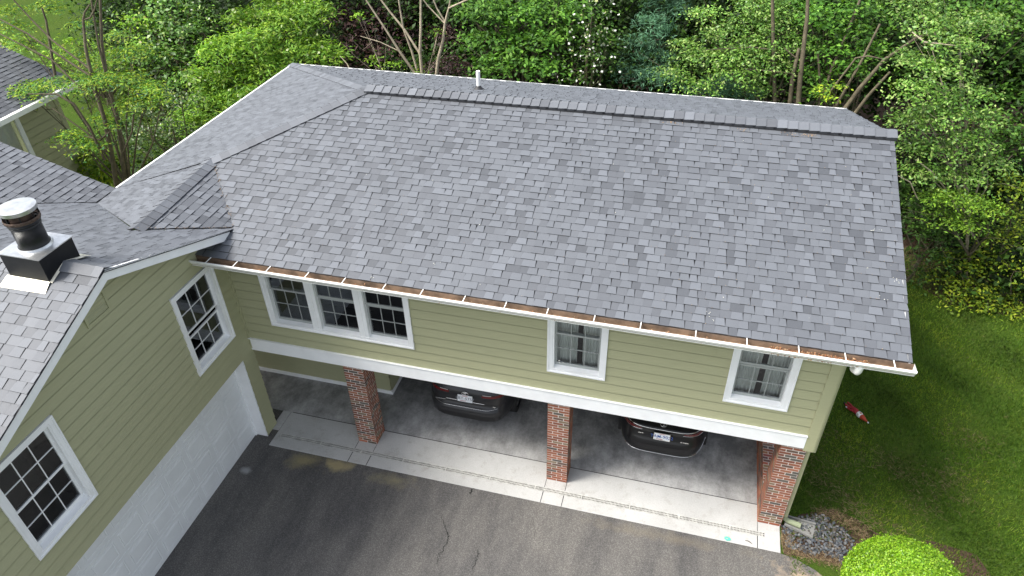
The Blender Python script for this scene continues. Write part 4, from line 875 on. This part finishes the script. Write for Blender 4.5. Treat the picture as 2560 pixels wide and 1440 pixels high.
T_('willow_oak', 'big bright green tree with narrow leaves behind the back left corner of the long roof', 'tree', 'willow', 11.2, [(560, 130, 60, 34), (640, 110, 65, 40), (720, 60, 70, 42, 1), (790, 40, 50, 40, 1.5), (600, 200, 65, 36), (680, 170, 70, 36), (530, 250, 60, 32, -.6), (470, 300, 50, 28, -.8), (590, 255, 50, 25, -.8), (770, 130, 65, 36, .4), (830, 140, 40, 26, .4), (700, 10, 60, 40, 2), (520, 200, 50, 30, -.3), (650, 240, 50, 26, -1), (610, 55, 46, 30, 1.6), (560, 310, 36, 26, -1.4)],
   dens=13, spray=.24, flat=.35, nper=16, rad=.14, size=.19, seed=10, extra=((.45, .52, .28), .015, .12))
T_('purple_plum_tree', 'purple-leaved plum tree in the shade behind the bare pale stems', 'tree', 'purple', 15.5, [(880, 40, 60, 45), (950, 80, 65, 50), (900, 120, 60, 40, -.6), (1000, 40, 60, 45, .5), (1070, 30, 50, 40, 1), (970, 140, 50, 30, -1), (870, 180, 30, 22, -2), (1040, 90, 50, 34), (1120, 90, 40, 30, -.5)], dens=11, spray=.26, nper=12, rad=.1, size=.17, bark='darkbark', seed=11)
T_('red_maple_shrub', 'low dark red-leaved shrub just behind the roof edge by the bare pale stems', 'shrub', 'purple', 12.2, [(1120, 165, 40, 26), (1160, 180, 36, 20), (1090, 175, 30, 20)], dens=14, spray=.18, nper=14, rad=.05, size=.11, bark='darkbark', seed=12, tint=.8)
T_('crape_myrtle', 'several bare pale curving stems rising behind the long roof, few leaves', 'tree', 'bright', 10.8, [(1040, 175, 14, 8), (930, 150, 18, 10), (985, 165, 26, 10), (1095, 80, 10, 8), (905, 45, 16, 12)], base=(-6.6, 10.8, 0), dens=22, spray=.12, nper=8, bark='palebark', rad=.03, size=.10, seed=13,
   trunks=[[(1090, 200, 10.8, .075), (1095, 150, 10.8, .07), (1108, 100, 10.9, .06), (1113, 55, 11, .05), (1122, 20, 11, .04), (1185, -8, 11, .025)], [(1113, 55, 11, .035), (1092, 20, 11, .03), (1080, -10, 11, .025)], [(1122, 20, 11, .03), (1128, -10, 11, .025)],
           [(1056, 195, 10.8, .075), (1050, 130, 10.8, .065), (1052, 70, 10.9, .055), (1052, -10, 11, .045)], [(1046, 195, 10.8, .06), (1000, 130, 10.7, .05), (965, 75, 10.7, .04), (915, 0, 10.7, .03)], [(1050, 135, 10.8, .05), (1012, 75, 10.9, .045), (975, 30, 11, .04), (945, -10, 11, .03)],
           [(1048, 195, 10.8, .05), (1030, 130, 10.9, .045), (1008, 70, 10.9, .04), (995, -10, 11, .03)], [(1113, 60, 11, .03), (1070, 15, 11.1, .025), (1055, -5, 11.1, .02)], [(998, 128, 10.7, .025), (950, 105, 10.6, .02), (900, 90, 10.6, .012)], [(888, 200, 10, .025), (868, 160, 10.2, .02), (850, 140, 10.3, .012)]])
T_('tulip_tree', 'tall mid green tree with drooping leafy branches behind the white vent pipe', 'tree', 'forest', 13.2, [(1230, 30, 60, 34), (1310, 50, 60, 36), (1380, 20, 55, 34, .5), (1260, 100, 50, 30, -.4), (1340, 110, 50, 34, -.5), (1400, 90, 45, 34), (1290, 160, 50, 26, -1), (1370, 170, 45, 26, -1), (1230, 170, 45, 28, -1.2), (1440, 40, 40, 34), (1180, 40, 40, 36, .8), (1190, 110, 40, 30)],
   dens=11, spray=.26, nper=14, rad=.14, size=.16, seed=14, tint=1.15)
T_('rambling_rose', 'tall climbing rose covered in small white blossoms, left of the blue-green pine', 'shrub', 'forest', 12.6, [(1480, 40, 36, 34), (1470, 100, 36, 34), (1490, 160, 40, 30, -.3), (1440, 195, 45, 20, -.5), (1515, 110, 30, 40, .4), (1430, 140, 30, 30)], dens=8, spray=.24, nper=11, rad=.07, size=.11, seed=15, tint=.8, extra=((.80, .80, .76), .15, .09))
T_('white_pine', 'soft blue-green pine with drooping needles, right of the white-flowered climber', 'tree', 'pine', 14.5, [(1630, 60, 46, 22), (1660, 95, 40, 18, .3), (1600, 110, 40, 20, -.2), (1640, 145, 46, 18, -.4), (1590, 180, 50, 16, -.8), (1700, 30, 40, 20, .6), (1560, 150, 30, 16), (1650, 190, 50, 16, -1), (1670, 10, 60, 20, .8)], base=(1.6, 15.5, 0), dens=10, spray=.22, flat=.35, nper=42, bark='darkbark', rad=.12, size=.20, seed=16,
   trunks=[[(1660, 220, 15.4, .16), (1655, 100, 15.6, .14), (1650, -10, 15.8, .12)]])
T_('low_pine', 'low spreading blue-green pine just behind the roof edge below the light green tree', 'tree', 'pine', 12.0, [(1790, 225, 50, 14), (1850, 235, 50, 14), (1740, 232, 46, 12), (1820, 205, 40, 14, .6)], dens=12, spray=.2, flat=.4, nper=34, bark='darkbark', rad=.06, size=.18, seed=17)
T_('brown_trunk_tree', 'tall slim brown trunk standing left of the pine', 'tree', 'forest', 17, [(1570, -50, 60, 40), (1530, -20, 40, 30)], dens=5, nper=10, size=.2, rad=.1, seed=18, bark='bark', trunks=[[(1576, 170, 16.6, .17), (1572, 80, 16.8, .16), (1566, -30, 17, .14)]])
T_('hornbeam', 'large light green tree with small glossy leaves reaching left over the long roof', 'tree', 'myrtle', 11.6, [(1700, 190, 40, 18), (1760, 150, 55, 30), (1740, 215, 45, 16, -.3), (1810, 90, 55, 32, .4), (1840, 150, 60, 34), (1880, 60, 60, 34, .8), (1900, 120, 50, 34, .3), (1830, 190, 60, 24, -.3), (1950, 60, 50, 38, 1), (1940, 170, 46, 30), (1770, 40, 40, 22, 1), (1900, 10, 70, 30, 1.4), (1990, 110, 40, 34, .8), (1670, 175, 26, 8), (1890, 225, 40, 18), (1720, 115, 36, 20, .5)],
   base=(4.2, 12.2, 0), dens=14, spray=.21, flat=.2, nper=17, rad=.07, seed=20, bark='bark',
   trunks=[[(1994, 285, 11.2, .10), (2000, 200, 11.3, .09), (2010, 110, 11.6, .08), (2018, 40, 11.8, .07), (2020, -15, 12, .06)], [(1972, 285, 11.3, .09), (1982, 190, 11.4, .08), (1998, 120, 11.6, .06)], [(1938, 285, 11.5, .08), (1934, 150, 11.7, .07), (1931, -10, 12, .06)],
           [(1985, 185, 11.4, .035), (1930, 178, 11.3, .03), (1860, 172, 11.2, .02)], [(1935, 125, 11.6, .03), (1880, 118, 11.5, .025), (1760, 125, 11.4, .012)], [(1996, 150, 11.5, .03), (1960, 120, 11.5, .02)]])
T_('leaning_stem_tree', 'mid green tree with several brown stems leaning right behind the back right roof corner', 'tree', 'forest', 12.6, [(2060, 50, 60, 40), (2130, 90, 55, 36), (2080, 130, 50, 30, -.4), (2040, 190, 40, 26, -.5), (2150, 30, 55, 34, .5), (2190, 130, 40, 30, -.3), (2060, 230, 40, 20, -1), (2150, 180, 40, 24, -.8), (2010, 20, 50, 30, 1)],
   base=(6.8, 12.0, 0), dens=12, spray=.22, nper=12, rad=.06, size=.14, seed=21, tint=1.15, bark='bark',
   trunks=[[(2092, 300, 10.8, .09), (2150, 220, 10.9, .08), (2210, 150, 11, .06), (2290, 95, 11, .05), (2400, 60, 11, .04)], [(2125, 300, 10.6, .07), (2170, 240, 10.6, .06), (2225, 180, 10.6, .045)], [(2070, 300, 11.2, .06), (2110, 230, 11.4, .055), (2150, 160, 11.6, .05), (2200, 60, 12, .04)],
           [(2040, 295, 11.6, .05), (2050, 210, 11.8, .045), (2045, 130, 12, .04)], [(2075, 230, 11, .04), (2140, 145, 11, .035), (2170, 140, 11, .03), (2220, 150, 11, .02)], [(2035, 300, 11.3, .06), (2080, 170, 12, .05), (2110, 100, 12.4, .05), (2150, 0, 12.8, .05)]])
T_('yellow_sapling', 'small sapling with yellow-orange leaves behind the back right roof corner', 'sapling', 'yellowgreen', 11.0, [(2050, 225, 18, 9), (2095, 215, 18, 8), (2075, 240, 12, 6)], dens=20, spray=.12, nper=9, rad=.03, size=.10, seed=22, tint=1.5)
T_('privet_tree', 'large light green tree with small shiny leaves close to the right end of the roof', 'tree', 'myrtle', 8.6, [(2290, 230, 60, 30), (2350, 180, 55, 32), (2400, 120, 50, 34, .6), (2340, 70, 55, 34, 1), (2290, 310, 60, 34), (2360, 290, 60, 36), (2420, 240, 50, 30, .3), (2420, 360, 50, 34), (2340, 380, 60, 32), (2270, 370, 40, 26), (2470, 410, 50, 26), (2400, 440, 60, 26, -.2), (2310, 430, 50, 24, -.2), (2460, 60, 60, 34, 1.4), (2480, 300, 40, 26, .2), (2270, 150, 40, 26, .8), (2300, 20, 60, 30, 1.8)],
   base=(9.6, 8.8, 0), dens=19, spray=.20, flat=.2, nper=17, rad=.045, size=.092, seed=23, bark='palebark',
   trunks=[[(2290, 400, 8.0, .015), (2330, 430, 8.2, .022), (2370, 480, 8.4, .026), (2395, 530, 8.5, .03), (2440, 600, 8.6, .035)], [(2246, 440, 7.8, .015), (2275, 455, 7.9, .02), (2290, 490, 8, .02), (2297, 500, 8, .01)], [(2395, 115, 9, .018), (2310, 105, 9, .024), (2280, 80, 9.2, .018)]])
T_('dogwood', 'drooping blue-green leafy branches beside the roof edge, below the light green tree', 'tree', 'bright', 8.0, [(2400, 500, 55, 24), (2460, 520, 45, 20), (2360, 545, 45, 20, -.1), (2420, 560, 50, 18, -.2), (2340, 500, 36, 20)], base=(9.9, 8.9, 0), dens=26, spray=.15, flat=.3, nper=15, rad=.05, size=.085, seed=24, tint=.8)
T_('dark_right_tree', 'darker green tree filling the far top right corner', 'tree', 'forest', 12.5, [(2480, 60, 80, 50), (2540, 140, 70, 50), (2560, 260, 60, 50, -.6), (2500, 220, 60, 40), (2560, 20, 80, 50, 1), (2250, 60, 60, 40, .8), (2560, 360, 60, 40, -1), (2400, 30, 60, 40, 1), (2520, 400, 50, 40, -1.5), (2470, 350, 50, 40, -1), (2540, 320, 50, 40, -1), (2440, 290, 40, 30, -1)], dens=7, spray=.26, nper=12, rad=.12, size=.15, seed=25, tint=1.0)
for k, (lab, cl, sd, ti) in enumerate((
    ('hazel thicket with fresh yellow-green leaves at the right edge of the photo, mid height', [(2540, 470, 50, 34), (2520, 540, 55, 30), (2560, 600, 50, 34), (2480, 600, 50, 26, -.2), (2540, 680, 55, 30, -.5)], 31, 1.05),
    ('dark green thicket against the right roof edge, above the lawn', [(2290, 580, 36, 30), (2330, 640, 45, 26, -.2), (2290, 690, 30, 24, -.3), (2360, 590, 40, 26), (2340, 530, 40, 24, .2), (2300, 520, 36, 24, .3)], 32, .62),
    ('low leafy thicket spreading over the lawn below the right-hand trees', [(2400, 660, 55, 26), (2440, 720, 60, 26, -.3), (2390, 745, 50, 20, -.5), (2500, 770, 60, 22, -.6), (2540, 740, 40, 26), (2460, 640, 50, 26), (2350, 700, 40, 22)], 33, .95))):
    T_('hazel_thicket', lab, 'thicket', 'yellowgreen' if k != 1 else 'forest', 8.6, cl, dens=14, spray=.17, flat=.3, nper=12, rad=.04, size=.095, seed=sd, tint=ti*.72, group='leafy thickets on the right')
for k, (lab, u, v, Y, ki, ti) in enumerate((
    ('dark tree behind the pale young tree, second nearest the top left corner', 330, 20, 21, 'dark', 1.2), ('dark tree behind the vine-covered tree', 560, 20, 22, 'dark', 1.1), ('dark tree between the big willow-leaved tree and the purple one', 840, 30, 21, 'dark', 1.0),
    ('dark tree behind the bare pale stems', 1080, 60, 19, 'dark', .9), ('dark tree behind the drooping mid green tree', 1260, 60, 19, 'dark', .9), ('dark tree behind the white-flowered climber', 1500, 60, 18, 'dark', .9), ('deep green tree behind the blue-green pine', 1720, 60, 20, 'forest', .7),
    ('deep green tree behind the slender stems right of centre', 1950, 60, 19, 'forest', .8), ('deep green tree behind the leaning stems', 2180, 60, 18, 'forest', .9), ('deep green tree behind the shiny-leaved right-hand tree', 2420, 120, 17, 'forest', .9))):
    T_('shade_tree', lab, 'tree', ki, Y, [(u, v, 80, 50), (u-70, v+50, 70, 40, -.8), (u+70, v+40, 70, 44, -.6), (u+10, v+90, 80, 36, -1.4), (u-60, v-40, 70, 40, .8), (u+60, v-50, 70, 40, .8)], dens=3.2, spray=.4, nper=14, rad=.2, size=.24, bark='darkbark', seed=50+k, tint=ti*.6, group='shaded trees behind the front row')  # leaf tint lowered: shade of the background row put into the colour
def woodland():
    rg = np.random.default_rng(77); cl = []
    for u in range(-150, 2750, 75):
        if u < 260: continue
        for Y, v in ((16, 0), (16.5, 60), (16, 120), (15, 180), (14.5, 230), (21, -10), (22, 50), (27, 20)):
            if v > 130 and u > 2200: Y -= 1.2
            c = un(u+rg.uniform(-30, 30), v+rg.uniform(-20, 20), y=Y+rg.uniform(-.8, .8)); c[2] = max(c[2], .4); cl.append((c, (1.5, 1.2, 1.3)))
    for x in range(-34, -14, 2): cl.append(((x, 30+rg.uniform(-2, 2), 1.5), (2, 2, 2)))
    for k in range(60):
        x = rg.uniform(-12, 14); cl.append(((x, rg.uniform(9.8, 15), rg.uniform(.2, .8)), (1.0, 1.0, .5)))
    for k in range(60): cl.append(((rg.uniform(8, 18), rg.uniform(8.6, 14), rg.uniform(.2, 1.2)), (1.0, 1.0, .7)))
    for k in range(16): cl.append(((rg.uniform(-20, -11), rg.uniform(8.5, 14), rg.uniform(.2, .6)), (1.1, 1.1, .5)))
    P_, N_ = spray_points(rg, cl, 2.4, .35, .5, 12); k = P_[:, 2] > .02; P_, N_ = P_[k], N_[k]; n = len(P_); N_ = N_+rg.normal(size=(n, 3))*.6
    pal = np.array(KINDS['dark']['cols']+KINDS['forest']['cols'][:2]); cols = pal[rg.integers(0, len(pal), n)]*rg.uniform(.25, .6, (n, 1))  # leaf colours dimmed: shade between the trees put into the colour
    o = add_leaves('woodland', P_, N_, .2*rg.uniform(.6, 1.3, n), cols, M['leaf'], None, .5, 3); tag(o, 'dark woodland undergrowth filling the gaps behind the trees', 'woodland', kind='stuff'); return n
NL += woodland()
# clipped boxwood
def box_bush():
    rg = np.random.default_rng(5); c = un(2262, 1486, z=.62); R = .98; root = empty('boxwood_bush', (c[0], c[1], 0), 'round clipped bright lime-green bush at the bottom edge of the lawn', 'bush')
    n = 52000; d = rg.normal(size=(n, 3)); d /= np.linalg.norm(d, axis=1, keepdims=True); d[:, 2] = np.where(d[:, 2] < -.6, -d[:, 2], d[:, 2])
    lump = 1+.018*np.sin(d[:, 0]*9+1)*np.sin(d[:, 1]*8)+.012*np.sin(d[:, 2]*17+d[:, 0]*11); P_ = np.array([c[0], c[1], .62])+d*np.array([R, R, .74])*(lump*rg.uniform(.93, 1.0, n)**.8)[:, None]+rg.normal(size=(n, 3))*.008
    pal = np.array([(.20, .40, .015), (.28, .50, .025), (.13, .30, .012), (.36, .56, .05)]); blot = .80+.3*(np.sin(d[:, 0]*6+2)*np.sin(d[:, 1]*7)*.5+.5); P_[:2600] += d[:2600]*rg.uniform(0, .07, (2600, 1))
    cols = pal[rg.integers(0, 4, n)]*rg.uniform(.65, 1.1, (n, 1))*blot[:, None]
    add_leaves('foliage', P_, d*.8+rg.normal(size=(n, 3))*.55+np.array([0, 0, .2]), .036*rg.uniform(.7, 1.3, n), cols, M['gloss_leaf'], root, .6, 6)
    m = MB(); m.tube([(0, 0, 0), (0, 0, .5)], [.06, .05], 8)
    for k in range(9): a = k*.7; m.tube([(0, 0, .2), (.45*math.cos(a), .45*math.sin(a), .6), (.7*math.cos(a), .7*math.sin(a), .85)], [.03, .02, .008], 6)
    o = m.build('stem', M['bark'], root, True); o.location = (0, 0, 0)
box_bush()
# ---- grass and straw ----
def blades(name, n, area, hgt, wid, pal, label, cat, flat=.35, seed=1, z0=-.015, mask=None):
    rg = np.random.default_rng(seed); u = rg.uniform(area[0], area[1], n); v = rg.uniform(area[2], area[3], n); P_ = np.stack([u, v, np.full(n, z0)], 1)
    if mask is not None: P_ = P_[mask(P_)]
    n = len(P_); th = rg.uniform(0, 2*np.pi, n); ln = hgt*rg.uniform(.5, 1.4, n); lean = rg.uniform(.2, 1.2, n)*flat; d = np.stack([np.cos(th), np.sin(th), np.zeros(n)], 1); s_ = np.stack([-np.sin(th), np.cos(th), np.zeros(n)], 1)*wid
    up = np.array([0, 0, 1.])*(ln*np.cos(lean))[:, None]; out_ = d*(ln*np.sin(lean))[:, None]
    V = np.stack([P_-s_, P_+s_, P_+up*.6+out_*.45+s_*.8, P_+up+out_, P_+up*.6+out_*.45-s_*.8], 1).reshape(-1, 3)
    me = bpy.data.meshes.new(name); me.vertices.add(5*n); me.vertices.foreach_set('co', V.astype(np.float32).ravel()); me.loops.add(5*n); me.loops.foreach_set('vertex_index', np.arange(5*n, dtype=np.int32)); me.polygons.add(n)
    me.polygons.foreach_set('loop_start', np.arange(0, 5*n, 5, dtype=np.int32)); me.polygons.foreach_set('loop_total', np.full(n, 5, np.int32))
    patch_ = (np.sin(P_[:, 0]*1.9+np.sin(P_[:, 1]*1.3)*2)*np.sin(P_[:, 1]*1.6+1)+1)/2; pal = np.array(pal); st_ = P_[:, 0]*.93+P_[:, 1]*.37+.25*np.sin(P_[:, 1]*1.1); sun_stripe = np.clip(np.sin(st_*3.1)*.9+np.sin(st_*7.3+P_[:, 1])*.3, -1, 1)*.5+.5  # diagonal bands: dappled sun on the lawn put into the blade colour
    cols = pal[rg.integers(0, len(pal), n)]*(.45+.50*patch_+.75*sun_stripe)[:, None]*rg.uniform(.8, 1.2, (n, 1)); cols[:, 0] *= 1+.35*sun_stripe*patch_
    at = me.color_attributes.new('tint', 'FLOAT_COLOR', 'CORNER'); c4 = np.concatenate([np.repeat(cols, 5, 0), np.ones((5*n, 1))], 1); at.data.foreach_set('color', c4.astype(np.float32).ravel())
    me.materials.append(M['leaf']); me.update(calc_edges=True); me.validate(); o = bpy.data.objects.new(name, me); scene.collection.objects.link(o); tag(o, label, cat, kind='stuff')
bed = halfplanes([g2(*q) for q in ((1940, 1318), (1995, 1283), (2085, 1270), (2160, 1300), (2225, 1352), (2330, 1352), (2450, 1385), (2500, 1520), (2100, 1520))])
def lawn_mask(P_):
    inb = np.ones(len(P_), bool)
    for n_, c_ in bed: inb &= (P_[:, 0]*n_[0]+P_[:, 1]*n_[1]) <= c_
    thin = (np.sin(P_[:, 0]*2.3+1)*np.sin(P_[:, 1]*2.9)+1)/2
    near = P_[:, 0] < 5.6; rr = np.random.default_rng(3).random(len(P_))
    return (~inb) & (P_[:, 0] > 4.66) & ((rr < .45+.55*thin) & (~near | (rr < .6)))
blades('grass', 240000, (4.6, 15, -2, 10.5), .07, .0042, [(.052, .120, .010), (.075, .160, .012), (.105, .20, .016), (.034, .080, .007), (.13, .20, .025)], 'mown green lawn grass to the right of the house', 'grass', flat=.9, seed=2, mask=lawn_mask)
def straw(name, n, fn, seed, label, ln=.10):
    rg = np.random.default_rng(seed); mb = MB(); pal = [(.20, .145, .08), (.15, .10, .055), (.27, .21, .12), (.10, .065, .035)]
    for i in range(n):
        x, y = fn(rg); a = rg.normal(-.6, .5) if rg.random() < .6 else rg.uniform(0, math.pi); l = ln*rg.uniform(.3, 1.2); w0 = .0022; dx, dy = math.cos(a)*l/2, math.sin(a)*l/2; ox, oy = -math.sin(a)*w0, math.cos(a)*w0; z = rg.uniform(.0, .035); z1 = z+rg.uniform(-.01, .02)
        mb.face([(x-dx-ox, y-dy-oy, z), (x+dx-ox, y+dy-oy, z1), (x+dx+ox, y+dy+oy, z1), (x-dx+ox, y-dy+oy, z)], tuple(np.array(pal[rg.integers(0, 4)])*rg.uniform(.7, 1.2)))
    o = mb.build(name, M['stone'], tint=True); tag(o, label, 'straw', kind='stuff')
ctrs = [g2(*q) for q in ((2060, 1195), (2100, 1230), (2010, 1130), (2060, 1080), (2150, 1290), (2190, 1320), (2240, 1345), (2120, 1270), (2200, 1150), (2260, 1180), (2380, 1180), (2385, 1230), (2420, 1100), (2300, 1260), (2120, 1160))]
def fn1(rg):
    c = ctrs[rg.integers(0, len(ctrs))]; return c[0]+rg.normal(0, .28), c[1]+rg.normal(0, .2)
straw('dry_straw', 1700, fn1, 4, 'dry tan straw and dead grass strewn over the lawn near the stones')
edge = [g2(*q) for q in ((2040, 1278), (2100, 1290), (2150, 1330), (2180, 1370), (2170, 1410), (2130, 1425), (2060, 1400), (1990, 1385), (1965, 1360), (1962, 1340))]
def fn2(rg):
    k = rg.integers(0, len(edge)-1); t_ = rg.random(); return max(4.53, edge[k][0]*(1-t_)+edge[k+1][0]*t_+rg.normal(0, .08)), edge[k][1]*(1-t_)+edge[k+1][1]*t_+rg.normal(0, .07)
straw('pine_needles', 2200, fn2, 5, 'tan pine needles rimming the bed of river stones', .07)
# litter on roof and in gutter
def litter():
    rg = np.random.default_rng(12); mb = MB()
    def leaf(p, s, col):
        a = rg.uniform(0, 6.28); d = np.array([math.cos(a), math.sin(a), 0])*s; e_ = np.array([-math.sin(a), math.cos(a), 0])*s*rg.uniform(.25, .6); p = np.array(p)
        mb.face([p-d, p+e_+[0, 0, .004], p+d, p-e_+[0, 0, .006]], col)
    tan = [(.30, .19, .11), (.22, .14, .08), (.38, .27, .16)]; wh = [(.75, .74, .70), (.65, .60, .52)]
    zf = lambda y: ZE+T*(y-YE)+.022
    for i in range(520):                       # caught along the shingle butts
        r_ = int(rg.integers(0, 32)); y = YE+r_*.1384+rg.normal(0, .004)-.004; x = rg.uniform(-5.4, XR-.1) if rg.random() < .4 else rg.uniform(1.5, XR-.1)
        leaf((x, y, zf(y)), rg.uniform(.004, .011), tan[rg.integers(0, 3)])
    for i in range(46): y = rg.uniform(YE+.1, YR-.2); x = rg.uniform(-4, XR-.1); leaf((x, y, zf(y)), rg.uniform(.006, .014), wh[rg.integers(0, 2)])
    for (u, v) in ((1088, 658), (928, 693), (1770, 782), (1785, 800), (2180, 577), (2200, 577), (2238, 698), (2250, 705), (2205, 745), (1400, 905)):
        q = un(u, v, z=ZE+.5)
        for _ in range(3):
            dd = FX+RX*(u-1280)/FPX-UX*(v-720)/FPX; t_ = (ZE+T*(CAM[1]-YE)+.02-CAM[2])/(dd[2]-T*dd[1]); pp = CAM+t_*dd; leaf(pp+np.array([rg.normal(0, .03), rg.normal(0, .03), .01]), .011, wh[0])
    for (u, n) in ((1683, 16), (2028, 26), (1982, 10), (1860, 8)):
        for _ in range(n): x = un(u, 300, y=YR)[0]+rg.normal(0, .07); y = YR-.2-abs(rg.normal(0, .04)); leaf((x, y, zf(y)), .012, (.55, .33, .14))
    for i in range(70):
        t_ = rg.random(); A, B = np.array(P), np.array(V1); p = A*(1-t_)+B*t_; leaf(p+np.array([rg.normal(0, .02), rg.normal(0, .02), .03]), rg.uniform(.008, .018), tan[rg.integers(0, 3)])
    for i in range(60): t_ = rg.random(); p = np.array(Q)*(1-t_)+np.array(TIP)*t_; leaf(p+np.array([rg.normal(0, .02), rg.normal(0, .02), .03]), rg.uniform(.005, .012), tan[rg.integers(0, 3)])
    tag(mb.build('fallen_petals', M['petal'], tint=True), 'tan and white fallen petals and husks scattered over the roof shingles', 'petals', kind='stuff')
    mb = MB(); s0, s1 = un(1930, 860, z=ZE)[0], un(2180, 905, z=ZE)[0]
    for i in range(1500):
        x = rg.uniform(s0, s1) if rg.random() < .85 else rg.uniform(-5, s0); p = np.array([x, rg.uniform(gy+.03, yb_-.02), ZE-.108+rg.uniform(0, .05)]); a = rg.uniform(0, 6.28); s = rg.uniform(.008, .018)
        d = np.array([math.cos(a), math.sin(a), rg.normal(0, .3)])*s; e_ = np.array([-math.sin(a), math.cos(a), rg.normal(0, .3)])*s*.5
        mb.face([p-d, p+e_, p+d, p-e_], tuple(np.array([(.36, .16, .09), (.45, .24, .13), (.25, .12, .07), (.50, .35, .22)][rg.integers(0, 4)])))
    tag(mb.build('gutter_debris', M['petal'], tint=True), 'reddish brown leaf husks lying in the right end of the front gutter', 'debris', kind='stuff')
litter()
print('LEAVES', NL)
